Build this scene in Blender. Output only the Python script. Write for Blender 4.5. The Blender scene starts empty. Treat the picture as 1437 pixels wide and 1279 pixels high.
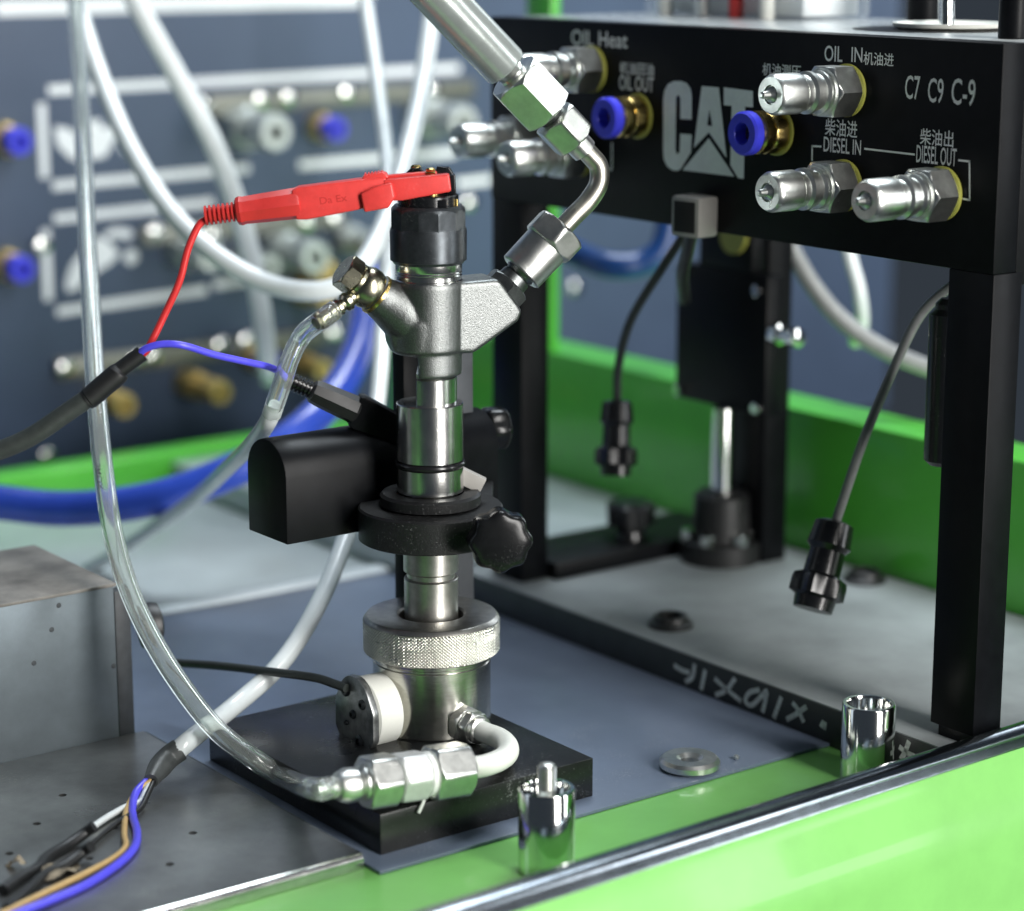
import bpy, bmesh, math, random
from mathutils import Vector, Matrix
from mathutils.geometry import tessellate_polygon
random.seed(7)
S = 0.01                      # every length below is in centimetres
sc = bpy.context.scene
COL = sc.collection
rad = math.radians

# ------------------------------------------------------------------ camera, world, lamps, exposure
cam = bpy.data.cameras.new('camera'); cam_o = bpy.data.objects.new('camera', cam); COL.objects.link(cam_o)
cam_o.location = Vector((-49.22, -70.71, 31.73)) * S
cam_o.rotation_euler = (rad(77.1618), 0, rad(-36.9000))
cam.lens = 82.171; cam.sensor_width = 36; cam.sensor_fit = 'HORIZONTAL'
cam.clip_start = 0.02; cam.clip_end = 50
cam.dof.use_dof = True; cam.dof.focus_distance = 0.872; cam.dof.aperture_fstop = 5.3; cam.dof.aperture_blades = 9
sc.camera = cam_o
world = bpy.data.worlds.new('World'); sc.world = world; world.use_nodes = True
bg = world.node_tree.nodes['Background']
bg.inputs['Color'].default_value = (0.62, 0.78, 1.0, 1); bg.inputs['Strength'].default_value = 0.05

def area(name, loc, target, w, h, power, color):
    l = bpy.data.lights.new(name, 'AREA'); l.shape = 'RECTANGLE'; l.size = w * S; l.size_y = h * S
    l.energy = power; l.color = color
    o = bpy.data.objects.new(name, l); COL.objects.link(o)
    o.location = Vector(loc) * S
    o.rotation_euler = (Vector(target) - Vector(loc)).to_track_quat('-Z', 'Y').to_euler()
    return o
# the workshop's light: a tall window in front and to the right, ceiling tubes, a window at the back left
area('window_light', (22, -230, 68), (0, 0, 12), 60, 240, 104, (1.0, 0.98, 0.95))
area('ceiling_light', (62, 35, 175), (15, 15, 0), 95, 70, 36, (0.86, 0.94, 1.0))
area('side_window_light', (-190, 120, 90), (0, 20, 10), 70, 130, 2.6, (0.75, 0.87, 1.0))
area('rear_window_light', (190, 60, 70), (0, 10, 10), 60, 120, 9, (0.85, 0.93, 1.0))
area('added_streak_light', (175, -200, 50), (0, 0, 5), 35, 150, 16, (0.95, 0.98, 1.0))  # added unseen lamp, gives the edge trim its streak
sc.view_settings.view_transform = 'Standard'; sc.view_settings.look = 'None'
sc.view_settings.exposure = 0.0; sc.view_settings.gamma = 1
sc.render.engine = 'CYCLES'
sc.cycles.max_bounces = 10; sc.cycles.transmission_bounces = 8; sc.cycles.glossy_bounces = 5

# ------------------------------------------------------------------ materials
MATS = {}
def mat(name, base, metal=0.0, rough=0.5, var=0.12, vscale=250.0, rvar=0.12, bump=0.0, bscale=1500.0,
        coat=0.0, trans=0.0, ior=1.45, specks=0.0, speck_col=(0.55, 0.56, 0.56), stretch=None, spec=0.5, aniso=0.0, scratches=0.0):
    m = bpy.data.materials.new(name); m.use_nodes = True
    nt = m.node_tree; N = nt.nodes; L = nt.links
    b = N['Principled BSDF']
    tc = N.new('ShaderNodeTexCoord'); co = tc.outputs['Object']
    if stretch:
        mp = N.new('ShaderNodeMapping'); mp.inputs['Scale'].default_value = stretch; L.new(co, mp.inputs['Vector']); sco = mp.outputs['Vector']
    else: sco = co
    n1 = N.new('ShaderNodeTexNoise'); n1.inputs['Scale'].default_value = vscale; n1.inputs['Detail'].default_value = 6; n1.inputs['Roughness'].default_value = 0.6
    L.new(sco, n1.inputs['Vector'])
    mx = N.new('ShaderNodeMix'); mx.data_type = 'RGBA'
    mx.inputs[6].default_value = (*[max(0, c * (1 - var)) for c in base], 1)
    mx.inputs[7].default_value = (*[min(1, c * (1 + var)) for c in base], 1)
    rm = N.new('ShaderNodeMapRange'); rm.inputs['From Min'].default_value = 0.33; rm.inputs['From Max'].default_value = 0.67
    L.new(n1.outputs['Fac'], rm.inputs['Value']); L.new(rm.outputs['Result'], mx.inputs[0])
    col = mx.outputs[2]
    if specks > 0:
        n3 = N.new('ShaderNodeTexNoise'); n3.inputs['Scale'].default_value = 1100; n3.inputs['Detail'].default_value = 3; n3.inputs['Roughness'].default_value = 0.7
        L.new(co, n3.inputs['Vector'])
        n4 = N.new('ShaderNodeTexNoise'); n4.inputs['Scale'].default_value = 45; L.new(co, n4.inputs['Vector'])
        ad = N.new('ShaderNodeMath'); ad.operation = 'MULTIPLY_ADD'; ad.inputs[1].default_value = 0.5; L.new(n4.outputs['Fac'], ad.inputs[0]); L.new(n3.outputs['Fac'], ad.inputs[2])
        rp = N.new('ShaderNodeMapRange'); rp.inputs['From Min'].default_value = 0.89; rp.inputs['From Max'].default_value = 0.99
        rp.inputs['To Max'].default_value = specks; L.new(ad.outputs[0], rp.inputs['Value'])
        m2 = N.new('ShaderNodeMix'); m2.data_type = 'RGBA'; L.new(rp.outputs['Result'], m2.inputs[0]); L.new(col, m2.inputs[6]); m2.inputs[7].default_value = (*speck_col, 1)
        col = m2.outputs[2]
    L.new(col, b.inputs['Base Color'])
    b.inputs['Metallic'].default_value = metal
    b.inputs['Specular IOR Level'].default_value = spec
    mr = N.new('ShaderNodeMapRange'); mr.inputs['To Min'].default_value = max(0.02, rough - rvar); mr.inputs['To Max'].default_value = min(1, rough + rvar)
    n2 = N.new('ShaderNodeTexNoise'); n2.inputs['Scale'].default_value = vscale * 0.37; n2.inputs['Detail'].default_value = 5; L.new(sco, n2.inputs['Vector'])
    L.new(n2.outputs['Fac'], mr.inputs['Value']); L.new(mr.outputs['Result'], b.inputs['Roughness'])
    nrm = None
    if bump > 0:
        nb = N.new('ShaderNodeTexNoise'); nb.inputs['Scale'].default_value = bscale; nb.inputs['Detail'].default_value = 4; L.new(sco, nb.inputs['Vector'])
        bp = N.new('ShaderNodeBump'); bp.inputs['Strength'].default_value = bump; bp.inputs['Distance'].default_value = 0.0004
        L.new(nb.outputs['Fac'], bp.inputs['Height']); nrm = bp.outputs['Normal']
    if scratches > 0:
        wv = N.new('ShaderNodeTexVoronoi'); wv.feature = 'DISTANCE_TO_EDGE'; wv.inputs['Scale'].default_value = 260
        mp2 = N.new('ShaderNodeMapping'); mp2.inputs['Scale'].default_value = (1, 1, 0.22); mp2.inputs['Rotation'].default_value = (0.5, 0.4, 0)
        L.new(co, mp2.inputs['Vector']); L.new(mp2.outputs['Vector'], wv.inputs['Vector'])
        r2 = N.new('ShaderNodeMapRange'); r2.inputs['From Max'].default_value = 0.02; r2.inputs['To Min'].default_value = 0; r2.inputs['To Max'].default_value = 1
        L.new(wv.outputs['Distance'], r2.inputs['Value'])
        b2 = N.new('ShaderNodeBump'); b2.inputs['Strength'].default_value = scratches; b2.inputs['Distance'].default_value = 0.0002
        L.new(r2.outputs['Result'], b2.inputs['Height'])
        if nrm: L.new(nrm, b2.inputs['Normal'])
        nrm = b2.outputs['Normal']
    if nrm: L.new(nrm, b.inputs['Normal'])
    if coat: b.inputs['Coat Weight'].default_value = coat; b.inputs['Coat Roughness'].default_value = 0.06
    if trans: b.inputs['Transmission Weight'].default_value = trans; b.inputs['IOR'].default_value = ior
    MATS[name] = m
    return m

mat('deck_blue', (0.125, 0.160, 0.225), 0, 0.36, 0.16, 14, 0.12, 0.10, 900, specks=0.3)
mat('green_paint', (0.200, 0.515, 0.130), 0, 0.34, 0.06, 40, 0.05, 0.03, 500, coat=0.2, specks=0.06, speck_col=(0.2, 0.3, 0.15))
mat('shaded_green_paint', (0.095, 0.500, 0.050), 0, 0.30, 0.05, 40, 0.05, 0.03, 500, coat=0.2)  # the bench green again, with the rear walls' shade put into its colour
mat('grey_plate', (0.25, 0.275, 0.28), 0, 0.58, 0.30, 13, 0.08, 0.12, 900, specks=0.15)
mat('box_dark', (0.03, 0.035, 0.04), 0, 0.6, 0.2)
mat('shaded_plate_edge', (0.026, 0.030, 0.032), 0, 0.5, 0.25, 80, 0.1, 0.1, 900)  # plate side, its shade put into a darker colour than the top
mat('chalk', (0.60, 0.64, 0.63), 0, 0.9, 0.25, 500)
mat('rear_table', (0.38, 0.43, 0.44), 0, 0.30, 0.12, 18, 0.08)
mat('pale_trim', (0.62, 0.68, 0.70), 0, 0.35, 0.05)
mat('panel_blue', (0.062, 0.092, 0.155), 0, 0.45, 0.07, 18, 0.08)
mat('white_paint', (0.86, 0.90, 0.93), 0, 0.5, 0.05)
mat('chrome', (0.76, 0.77, 0.75), 1, 0.11, 0.04, 300, 0.04, 0.02, 2500)
mat('steel', (0.62, 0.62, 0.60), 1, 0.22, 0.10, 260, 0.08, 0.05, 2600, specks=0.10, scratches=0.05)
mat('turned_steel', (0.56, 0.55, 0.50), 1, 0.22, 0.10, 200, 0.05, 0.03, 900, stretch=(1, 1, 10), scratches=0.04)
mat('satin_pipe', (0.52, 0.50, 0.44), 1, 0.36, 0.16, 200, 0.08, 0.05, 1500, specks=0.08)
mat('zinc', (0.68, 0.69, 0.66), 1, 0.33, 0.10, 300, 0.10, 0.08, 2000, specks=0.12, scratches=0.10)
mat('cast_steel', (0.21, 0.22, 0.215), 1, 0.38, 0.16, 1500, 0.06, 0.42, 2500)
mat('dark_steel', (0.17, 0.18, 0.18), 1, 0.36, 0.20, 400, 0.10, 0.12, 1800, specks=0.12)
mat('black_oxide', (0.055, 0.062, 0.068), 0.75, 0.34, 0.20, 300, 0.08, 0.06, 1800, specks=0.16)
mat('lit_brass', (0.72, 0.53, 0.19), 0.55, 0.38, 0.12, 300, 0.08)  # brass lightened and less metallic so the rear fittings look lit
mat('brass', (0.62, 0.46, 0.17), 1, 0.26, 0.12, 300, 0.08, 0.06, 1500)
mat('olive_plating', (0.41, 0.39, 0.29), 1, 0.28, 0.22, 260, 0.10, 0.10, 1400, specks=0.1)
mat('black_anodised', (0.0035, 0.004, 0.005), 0.0, 0.40, 0.2, 200, 0.08, 0.08, 2500, spec=0.13)
mat('black_powder', (0.008, 0.0085, 0.009), 0, 0.46, 0.25, 500, 0.08, 0.28, 1600, specks=0.16, spec=0.45)
mat('black_plastic', (0.006, 0.0065, 0.0075), 0, 0.24, 0.2, 400, 0.08, 0.10, 1400, specks=0.10)
mat('black_rubber', (0.009, 0.0095, 0.010), 0, 0.45, 0.2, 400, 0.1)
mat('grey_cable', (0.16, 0.165, 0.165), 0, 0.35, 0.1)
mat('dark_cable', (0.028, 0.034, 0.032), 0, 0.48, 0.15, 300, 0.1)
mat('red_plastic', (0.66, 0.050, 0.045), 0, 0.34, 0.08, 200, 0.08, 0.06, 1500, specks=0.05)
mat('red_boot', (0.50, 0.028, 0.025), 0, 0.42, 0.08, 200, 0.08, 0.06, 1500)
mat('red_wire', (0.60, 0.03, 0.03), 0, 0.35, 0.05)
mat('blue_wire', (0.085, 0.075, 0.72), 0, 0.34, 0.05)
mat('blue_collar', (0.055, 0.06, 0.75), 0, 0.35, 0.05)
mat('blue_hose', (0.030, 0.075, 0.48), 0, 0.24, 0.10, 60, 0.06, coat=0.4)
mat('white_hose', (0.66, 0.71, 0.72), 0, 0.25, 0.08, 60, 0.08, coat=0.3)
mat('white_plastic', (0.78, 0.79, 0.73), 0, 0.42, 0.04, 100, 0.06)
mat('grey_plastic', (0.30, 0.29, 0.27), 0, 0.5, 0.06, 100, 0.06)
mat('grey_pipe', (0.37, 0.41, 0.39), 0.5, 0.22, 0.08, 120, 0.08, 0.05, 800, scratches=0.05)
mat('clear_hose', (0.93, 0.97, 0.94), 0, 0.04, 0.03, 100, 0.03, trans=0.93, ior=1.42)
mat('clear_acrylic', (0.85, 0.90, 0.92), 0, 0.05, 0.02, 100, 0.02)
MATS['clear_acrylic'].node_tree.nodes['Principled BSDF'].inputs['Alpha'].default_value = 0.22
mat('aluminium', (0.72, 0.73, 0.72), 0.6, 0.48, 0.08, 200, 0.08)
mat('milky_liquid', (0.82, 0.86, 0.87), 0, 0.3, 0.03)
mat('yellow_gasket', (0.36, 0.36, 0.07), 0, 0.45, 0.08)
mat('tray_steel', (0.28, 0.285, 0.28), 0.9, 0.31, 0.32, 24, 0.14, 0.10, 900, specks=0.45, speck_col=(0.5, 0.48, 0.42), stretch=(1, 1, 1))
mat('box_metal', (0.165, 0.195, 0.215), 0.6, 0.40, 0.18, 35, 0.10, 0.06, 600)
mat('box_top', (0.16, 0.15, 0.135), 0.2, 0.6, 0.45, 40, 0.1, 0.3, 300)
mat('tan_wire', (0.50, 0.34, 0.14), 0, 0.4, 0.06)
mat('white_wire', (0.62, 0.66, 0.66), 0, 0.4, 0.05)
mat('hole_black', (0.004, 0.004, 0.004), 0, 0.8, 0.1)
mat('dry_leaf', (0.24, 0.20, 0.14), 0, 0.8, 0.4, 400, 0.1, 0.5, 700)
mat('ptfe_tape', (0.75, 0.77, 0.74), 0, 0.5, 0.1, 600)
mat('edge_metal', (0.34, 0.38, 0.42), 1.0, 0.20, 0.1, 200, 0.05, coat=0.3)
mat('bar_metal', (0.22, 0.23, 0.20), 0.5, 0.4, 0.1)
mat('fitting_steel', (0.55, 0.59, 0.57), 0.7, 0.40, 0.1, 200, 0.08)
mat('beam_top', (0.50, 0.53, 0.53), 0.2, 0.22, 0.2, 200, 0.08, specks=0.3)
mat('coupler_zinc', (0.70, 0.72, 0.69), 1, 0.31, 0.10, 300, 0.08, 0.10, 2000, specks=0.12)
mat('zinc_bright', (0.76, 0.78, 0.73), 1, 0.30, 0.10, 200, 0.10, 0.06, 1800, specks=0.10, scratches=0.05)
mat('bore_blue', (0.006, 0.006, 0.06), 0, 0.6)
mat('black_slab', (0.008, 0.0085, 0.009), 0, 0.30, 0.3, 120, 0.14, 0.10, 1500, specks=0.22)
mat('satin_steel', (0.46, 0.45, 0.42), 1, 0.36, 0.14, 300, 0.06, 0.06, 1800, specks=0.1)
mat('knurl_steel', (0.66, 0.66, 0.60), 1, 0.28, 0.05, 300, 0.05)
mat('grey_tube', (0.26, 0.27, 0.27), 0, 0.2, 0.1, coat=0.3)
mat('dark_blue_hose', (0.010, 0.045, 0.170), 0, 0.3, 0.1, 60, 0.06)
mat('sensor_plate', (0.26, 0.27, 0.27), 0.85, 0.34, 0.3, 300, 0.1, 0.1, 1500)
mat('clamp_column', (0.075, 0.08, 0.088), 0.5, 0.42, 0.1, 200, 0.1)
mat('knob_plastic', (0.006, 0.0065, 0.007), 0, 0.24, 0.2, 300, 0.06, 0.04, 700, specks=0.05, spec=0.3)
mat('black_gloss_rubber', (0.010, 0.010, 0.011), 0, 0.22, 0.1)
mat('sleeve_grey', (0.05, 0.055, 0.055), 0, 0.42, 0.2)
mat('ink', (0.03, 0.035, 0.04), 0, 0.6, 0.1)
mat('print_white', (0.86, 0.88, 0.86), 0, 0.55, 0.05)
mat('print_silver', (0.76, 0.80, 0.78), 0.1, 0.45, 0.05)

# ------------------------------------------------------------------ mesh helpers
def frame(axis):
    a = Vector(axis).normalized()
    t = Vector((0, 0, 1)) if abs(a.z) < 0.9 else Vector((1, 0, 0))
    u = t.cross(a).normalized(); v = a.cross(u).normalized()
    return a, u, v
def hexr(phi, apo, n=6, rot=0.0):
    k = math.pi / n
    return apo / math.cos(((phi - rot + k) % (2 * k)) - k)

class MB:
    def __init__(s): s.v = []; s.f = []
    def add(s, vs, fs):
        o = len(s.v); s.v += [Vector(q) for q in vs]; s.f += [tuple(i + o for i in f) for f in fs]; return s
    def lathe(s, p0, axis, prof, seg=48, caps=(1, 1), shape=None, rot=0.0, u=None, close=False):
        # prof: (t, r) along the axis; shape(phi, t, r) may change the radius
        a, uu, vv = frame(axis)
        if u is not None: uu = (Vector(u) - a * a.dot(Vector(u))).normalized(); vv = a.cross(uu)
        p0 = Vector(p0); vs = []; n = len(prof)
        for (t, r) in prof:
            for i in range(seg):
                ph = 2 * math.pi * i / seg + rot
                rr = shape(ph, t, r) if shape else r
                vs.append(p0 + a * t + (uu * math.cos(ph) + vv * math.sin(ph)) * rr)
        fs = []
        for j in range(n if close else n - 1):
            j2 = (j + 1) % n
            for i in range(seg):
                i2 = (i + 1) % seg
                fs.append((j * seg + i, j * seg + i2, j2 * seg + i2, j2 * seg + i))
        if not close:
            if caps[0]: fs.append(tuple(range(seg - 1, -1, -1)))
            if caps[1]: fs.append(tuple((n - 1) * seg + i for i in range(seg)))
        return s.add(vs, fs)
    def nut(s, p0, p1, apo, n=6, rot=0.0, cham=0.12, u=None, seg=72, ends=(1, 1)):
        p0 = Vector(p0); p1 = Vector(p1); L = (p1 - p0).length; big = apo / math.cos(math.pi / n)
        inner = apo * 0.97; dz = (big - inner) * 0.75
        ts = [0]; rs = [inner if ends[0] else big]
        if ends[0]:
            for k in (0.25, 0.5, 0.75, 1): ts.append(dz * k); rs.append(inner + (big - inner) * k)
        if ends[1]:
            for k in (1, 0.75, 0.5, 0.25): ts.append(L - dz * k); rs.append(inner + (big - inner) * k)
        ts.append(L); rs.append(inner if ends[1] else big)
        return s.lathe(p0, p1 - p0, list(zip(ts, rs)), seg, shape=lambda ph, t, r: min(r, hexr(ph, apo, n, rot)), u=u)
    def tube(s, path, r, seg=16, sub=8, cap=True, inner=None, rfun=None):
        pts = smooth_path(path, sub); n = len(pts)
        tan = [(pts[min(i + 1, n - 1)] - pts[max(i - 1, 0)]).normalized() for i in range(n)]
        a, u, v = frame(tan[0]); rings = []
        for i in range(n):
            if i: u = (u - tan[i] * u.dot(tan[i])).normalized()
            v = tan[i].cross(u)
            rings.append((pts[i], u.copy(), v))
        def shell(rr, flip):
            vs = []; fs = []
            for k, (q, uu, vv) in enumerate(rings):
                r_ = rr * (rfun(k / (n - 1)) if rfun else 1)
                for i in range(seg):
                    ph = 2 * math.pi * i / seg; vs.append(q + (uu * math.cos(ph) + vv * math.sin(ph)) * r_)
            for j in range(n - 1):
                for i in range(seg):
                    i2 = (i + 1) % seg; f = (j * seg + i, j * seg + i2, (j + 1) * seg + i2, (j + 1) * seg + i)
                    fs.append(f[::-1] if flip else f)
            return vs, fs
        vs, fs = shell(r, False)
        if inner:
            v2, f2 = shell(inner, True); o = len(vs); vs += v2; fs += [tuple(i + o for i in f) for f in f2]
            for i in range(seg):
                i2 = (i + 1) % seg; fs.append((i2, i, o + i, o + i2))
                e = (n - 1) * seg; fs.append((e + i, e + i2, o + e + i2, o + e + i))
        elif cap:
            fs.append(tuple(range(seg - 1, -1, -1))); fs.append(tuple((n - 1) * seg + i for i in range(seg)))
        return s.add(vs, fs)
    def box(s, x0, x1, y0, y1, z0, z1, bev=0.0, seg=2):
        return s.obox(((x0 + x1) / 2, (y0 + y1) / 2, (z0 + z1) / 2), (1, 0, 0), (0, 1, 0), (x1 - x0) / 2, (y1 - y0) / 2, (z1 - z0) / 2, bev, seg)
    def obox(s, c, ax, ay, hx, hy, hz, bev=0.0, seg=2):
        ax = Vector(ax).normalized(); ay = Vector(ay); ay = (ay - ax * ay.dot(ax)).normalized(); az = ax.cross(ay); c = Vector(c)
        bm = bmesh.new(); bmesh.ops.create_cube(bm, size=2)
        for q in bm.verts: q.co = Vector((q.co.x * hx, q.co.y * hy, q.co.z * hz))
        if bev: bmesh.ops.bevel(bm, geom=bm.edges[:], offset=bev, segments=seg, affect='EDGES', profile=0.5)
        return s.from_bm(bm, lambda q: c + ax * q.x + ay * q.y + az * q.z)
    def extrude(s, poly, d0, d1, org=(0, 0, 0), eu=(1, 0, 0), ev=(0, 0, 1), en=(0, 1, 0), bev=0.0, seg=2):
        # 2-D outline in (eu, ev), thickness d0..d1 along en
        org = Vector(org); eu = Vector(eu); ev = Vector(ev); en = Vector(en)
        bm = bmesh.new(); lo = [bm.verts.new((q[0], q[1], d0)) for q in poly]
        bm.faces.new(lo); r = bmesh.ops.extrude_face_region(bm, geom=bm.faces[:])
        bmesh.ops.translate(bm, verts=[e for e in r['geom'] if isinstance(e, bmesh.types.BMVert)], vec=(0, 0, d1 - d0))
        bmesh.ops.recalc_face_normals(bm, faces=bm.faces[:])
        if bev:
            es = [e for e in bm.edges if e.is_manifold and e.calc_face_angle(0) > 0.6]
            bmesh.ops.bevel(bm, geom=es, offset=bev, segments=seg, affect='EDGES', profile=0.5)
        return s.from_bm(bm, lambda q: org + eu * q.x + ev * q.y + en * q.z)
    def from_bm(s, bm, fn):
        bm.verts.index_update(); s.add([fn(q.co) for q in bm.verts], [tuple(q.index for q in f.verts) for f in bm.faces]); bm.free(); return s
    def clamp(s, d, lim):       # flatten everything beyond a plane d.x < lim
        d = Vector(d)
        for q in s.v:
            k = q.dot(d)
            if k < lim: q += d * (lim - k)
        return s

def smooth_path(path, sub):
    P = [Vector(q) for q in path]
    if len(P) < 3 or sub < 2: return P
    P = [P[0] * 2 - P[1]] + P + [P[-1] * 2 - P[-2]]; out = []
    for i in range(1, len(P) - 2):
        for k in range(sub):
            t = k / sub; a, b, c, d = P[i - 1], P[i], P[i + 1], P[i + 2]
            out.append(0.5 * ((2 * b) + (c - a) * t + (2 * a - 5 * b + 4 * c - d) * t * t + (3 * b - a - 3 * c + d) * t ** 3))
    out.append(P[-2]); return out

ORG = {}
def mesh_of(name, mb, org, smooth):
    me = bpy.data.meshes.new(name)
    me.from_pydata([tuple((q - org) * S) for q in mb.v], [], mb.f); me.validate()
    bm = bmesh.new(); bm.from_mesh(me); bmesh.ops.recalc_face_normals(bm, faces=bm.faces[:]); bm.to_mesh(me); bm.free()
    if smooth:
        me.polygons.foreach_set('use_smooth', [True] * len(me.polygons)); me.set_sharp_from_angle(angle=rad(smooth))
    me.update(); return me
def thing(name, label, cat, loc=(0, 0, 0), group=None):
    o = bpy.data.objects.new(name, None); COL.objects.link(o); o.empty_display_size = 0.01
    o.location = Vector(loc) * S; ORG[o.name] = Vector(loc); tag(o, label, cat, group); return o
def tag(o, label, cat, group=None):
    o['label'] = label; o['category'] = cat
    if group: o['group'] = group
    return o
def obj(name, mb, m, parent=None, loc=None, smooth=32, label=None):
    org = ORG[root_of(parent).name] if parent else Vector(loc or (0, 0, 0))
    me = mesh_of(name, mb, org, smooth); me.materials.append(MATS[m])
    o = bpy.data.objects.new(name, me); COL.objects.link(o)
    if parent: o.parent = parent
    else: o.location = org * S; ORG[o.name] = org
    if label: o['label'] = label
    return o
def root_of(o):
    while o.parent: o = o.parent
    return o
def struct(name, mb, m, loc=(0, 0, 0), smooth=32):
    o = obj(name, mb, m, None, loc, smooth); o['kind'] = 'structure'; return o
def copy_tree(o, parent=None):
    c = o.copy(); COL.objects.link(c); c.parent = parent
    for ch in list(o.children): copy_tree(ch, c)
    return c
def along(p0, p1, t): return Vector(p0).lerp(Vector(p1), t)

def text2d(body, size=1.0):
    cu = bpy.data.curves.new('t', 'FONT'); cu.body = body; cu.size = size; cu.resolution_u = 3; cu.offset = 0.008
    o = bpy.data.objects.new('t', cu); COL.objects.link(o)
    dg = bpy.context.evaluated_depsgraph_get(); me = bpy.data.meshes.new_from_object(o.evaluated_get(dg))
    vs = [v.co.copy() for v in me.vertices]; fs = [tuple(p.vertices) for p in me.polygons]
    bpy.data.objects.remove(o); bpy.data.curves.remove(cu); bpy.data.meshes.remove(me)
    return vs, fs
def text_mb(body, p, right, up, width, height):
    # lettering fitted into width x height with its lower left corner at p
    vs, fs = text2d(body)
    x0 = min(v.x for v in vs); x1 = max(v.x for v in vs); y0 = min(v.y for v in vs); y1 = max(v.y for v in vs)
    p = Vector(p); right = Vector(right); up = Vector(up)
    return MB().add([p + right * ((v.x - x0) / (x1 - x0) * width) + up * ((v.y - y0) / (y1 - y0) * height) for v in vs], fs)
def ribbon(pts, w, n, lift=0.0):
    # a painted stroke of width w on a plane with normal n
    n = Vector(n); P = [Vector(q) + n * lift for q in pts]; m = MB()
    L = []; Rr = []
    for i, q in enumerate(P):
        t = (P[min(i + 1, len(P) - 1)] - P[max(i - 1, 0)]).normalized(); s_ = n.cross(t).normalized() * w / 2
        L.append(q + s_); Rr.append(q - s_)
    k = len(P)
    return m.add(L + Rr, [(i, i + 1, k + i + 1, k + i) for i in range(k - 1)])

UX = Vector((1, 0, 0)); VY = Vector((0, 1, 0)); ZZ = Vector((0, 0, 1))

# ------------------------------------------------------------------ the setting
tf = MB().extrude([(-60, -16.7), (60, -14.2), (60, 47), (-60, 47)], -3, -0.15, (0, 0, 0), (1, 0, 0), (0, 1, 0), (0, 0, 1)); struct('tray_floor', tf, 'green_paint')
struct('deck', MB().box(-7.8, 13.75, -8.0, 23.8, -0.14, 0.0, 0.03), 'deck_blue')
struct('rear_table', MB().box(-24, 13.7, 23.82, 46.6, -0.14, 0.02, 0.01), 'rear_table')
struct('table_lip', MB().box(-24, 13.72, 23.3, 24.4, 0.004, 0.22, 0.09), 'pale_trim')
# front panel of the bench: folded green sheet with a metal edge trim
prof = [(-14.6, -3), (-15.0, -3), (-15.0, -30), (-16.3, -30), (-16.3, -1.6), (-16.22, -0.9), (-16.0, -0.1), (-15.75, 0.6), (-15.56, 1.2), (-15.49, 1.9), (-14.6, 1.9)]
pf = MB().extrude(prof, -70, 70, (0, 0, 0), (0, 1, 0), (0, 0, 1), (1, 0, 0))
fp = struct('front_panel', pf, 'green_paint', smooth=40)
fp.location = (0, -0.455 * S, 0); fp.rotation_euler = (0, 0, rad(1.19))
tp = []
for k in range(13):
    a = math.pi * k / 12; tp.append((-15.08 + 0.50 * math.cos(a), 1.92 + 0.30 * math.sin(a)))
tp += [(-15.6, 1.62), (-15.62, 1.54), (-15.5, 1.52), (-15.5, 1.9), (-14.62, 1.9), (-14.62, 1.4), (-14.52, 1.4)]
et = obj('edge_trim', MB().extrude(tp, -70, 70, (0, 0, 0), (0, 1, 0), (0, 0, 1), (1, 0, 0)), 'edge_metal', fp, smooth=50)
# raised plate under the black frame
gp = struct('raised_plate', MB().box(13.62, 29.2, -14.4, 17.4, -0.149, 1.44, 0.03), 'shaded_plate_edge')
obj('plate_surface', MB().box(13.66, 29.2, -14.35, 17.4, 1.44, 1.5, 0.015), 'grey_plate', gp)
chalk = [[(13.6, 1.42, 0.79), (13.6, 0.86, 0.71), (13.6, 0.4, 0.74)], [(13.6, 0.1, 1.2), (13.6, 0.22, 0.59), (13.6, 0.67, 0.25)], [(13.6, -0.58, 1.12), (13.6, -0.34, 0.17)], 
         [(13.6, -1.17, 0.9), (13.6, -1.85, 0.64), (13.6, -2.82, 0.35)], [(13.6, -2.44, 1.24), (13.6, -1.94, 0.6), (13.6, -1.24, 0.17)],
         [(13.6, -3.92, 1.13), (13.6, -3.33, 0.85), (13.6, -3.08, 0.42), (13.6, -3.47, 0.34), (13.6, -3.93, 0.77), (13.6, -4.34, 1.19), (13.6, -4.27, 0.74), (13.6, -4.12, 0.21)],
         [(13.6, -5.22, 1.18), (13.6, -4.8, 0.15)], [(13.6, -5.85, 1.11), (13.6, -6.19, 0.9), (13.6, -6.54, 0.46)], [(13.6, -6.67, 1.16), (13.6, -6.11, 0.7), (13.6, -5.55, 0.3)],
         [(13.6, -7.5, 0.73), (13.6, -7.62, 0.67), (13.6, -7.82, 0.64)], [(13.6, -11.76, 0.95), (13.6, -12.14, 0.83), (13.6, -12.59, 0.79)], [(13.6, -12.26, 1.32), (13.6, -12.07, 0.81), (13.6, -11.86, 0.46)]]
for k, c in enumerate(chalk):
    obj('chalk_stroke', ribbon(smooth_path(c, 4), 0.22 if k != 9 else 0.34, (-1, 0, 0), 0.006), 'chalk', gp, smooth=0)
struct('white_shelf', MB().box(13.9, 29.2, 18.2, 46.0, -0.149, 1.46, 0.06), 'rear_table')
# green walls of the tray
struct('tray_wall', MB().box(29.3, 32.2, -45, 46.5, -0.149, 8.5, 0.12), 'shaded_green_paint')
struct('tray_end_wall', MB().box(-40, 29.2, 46.0, 48, -0.149, 2.0, 0.2), 'shaded_green_paint')
struct('tray_post', MB().box(29.3, 29.9, 30.3, 32.6, 8.45, 34.0, 0.1), 'shaded_green_paint')

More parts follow.
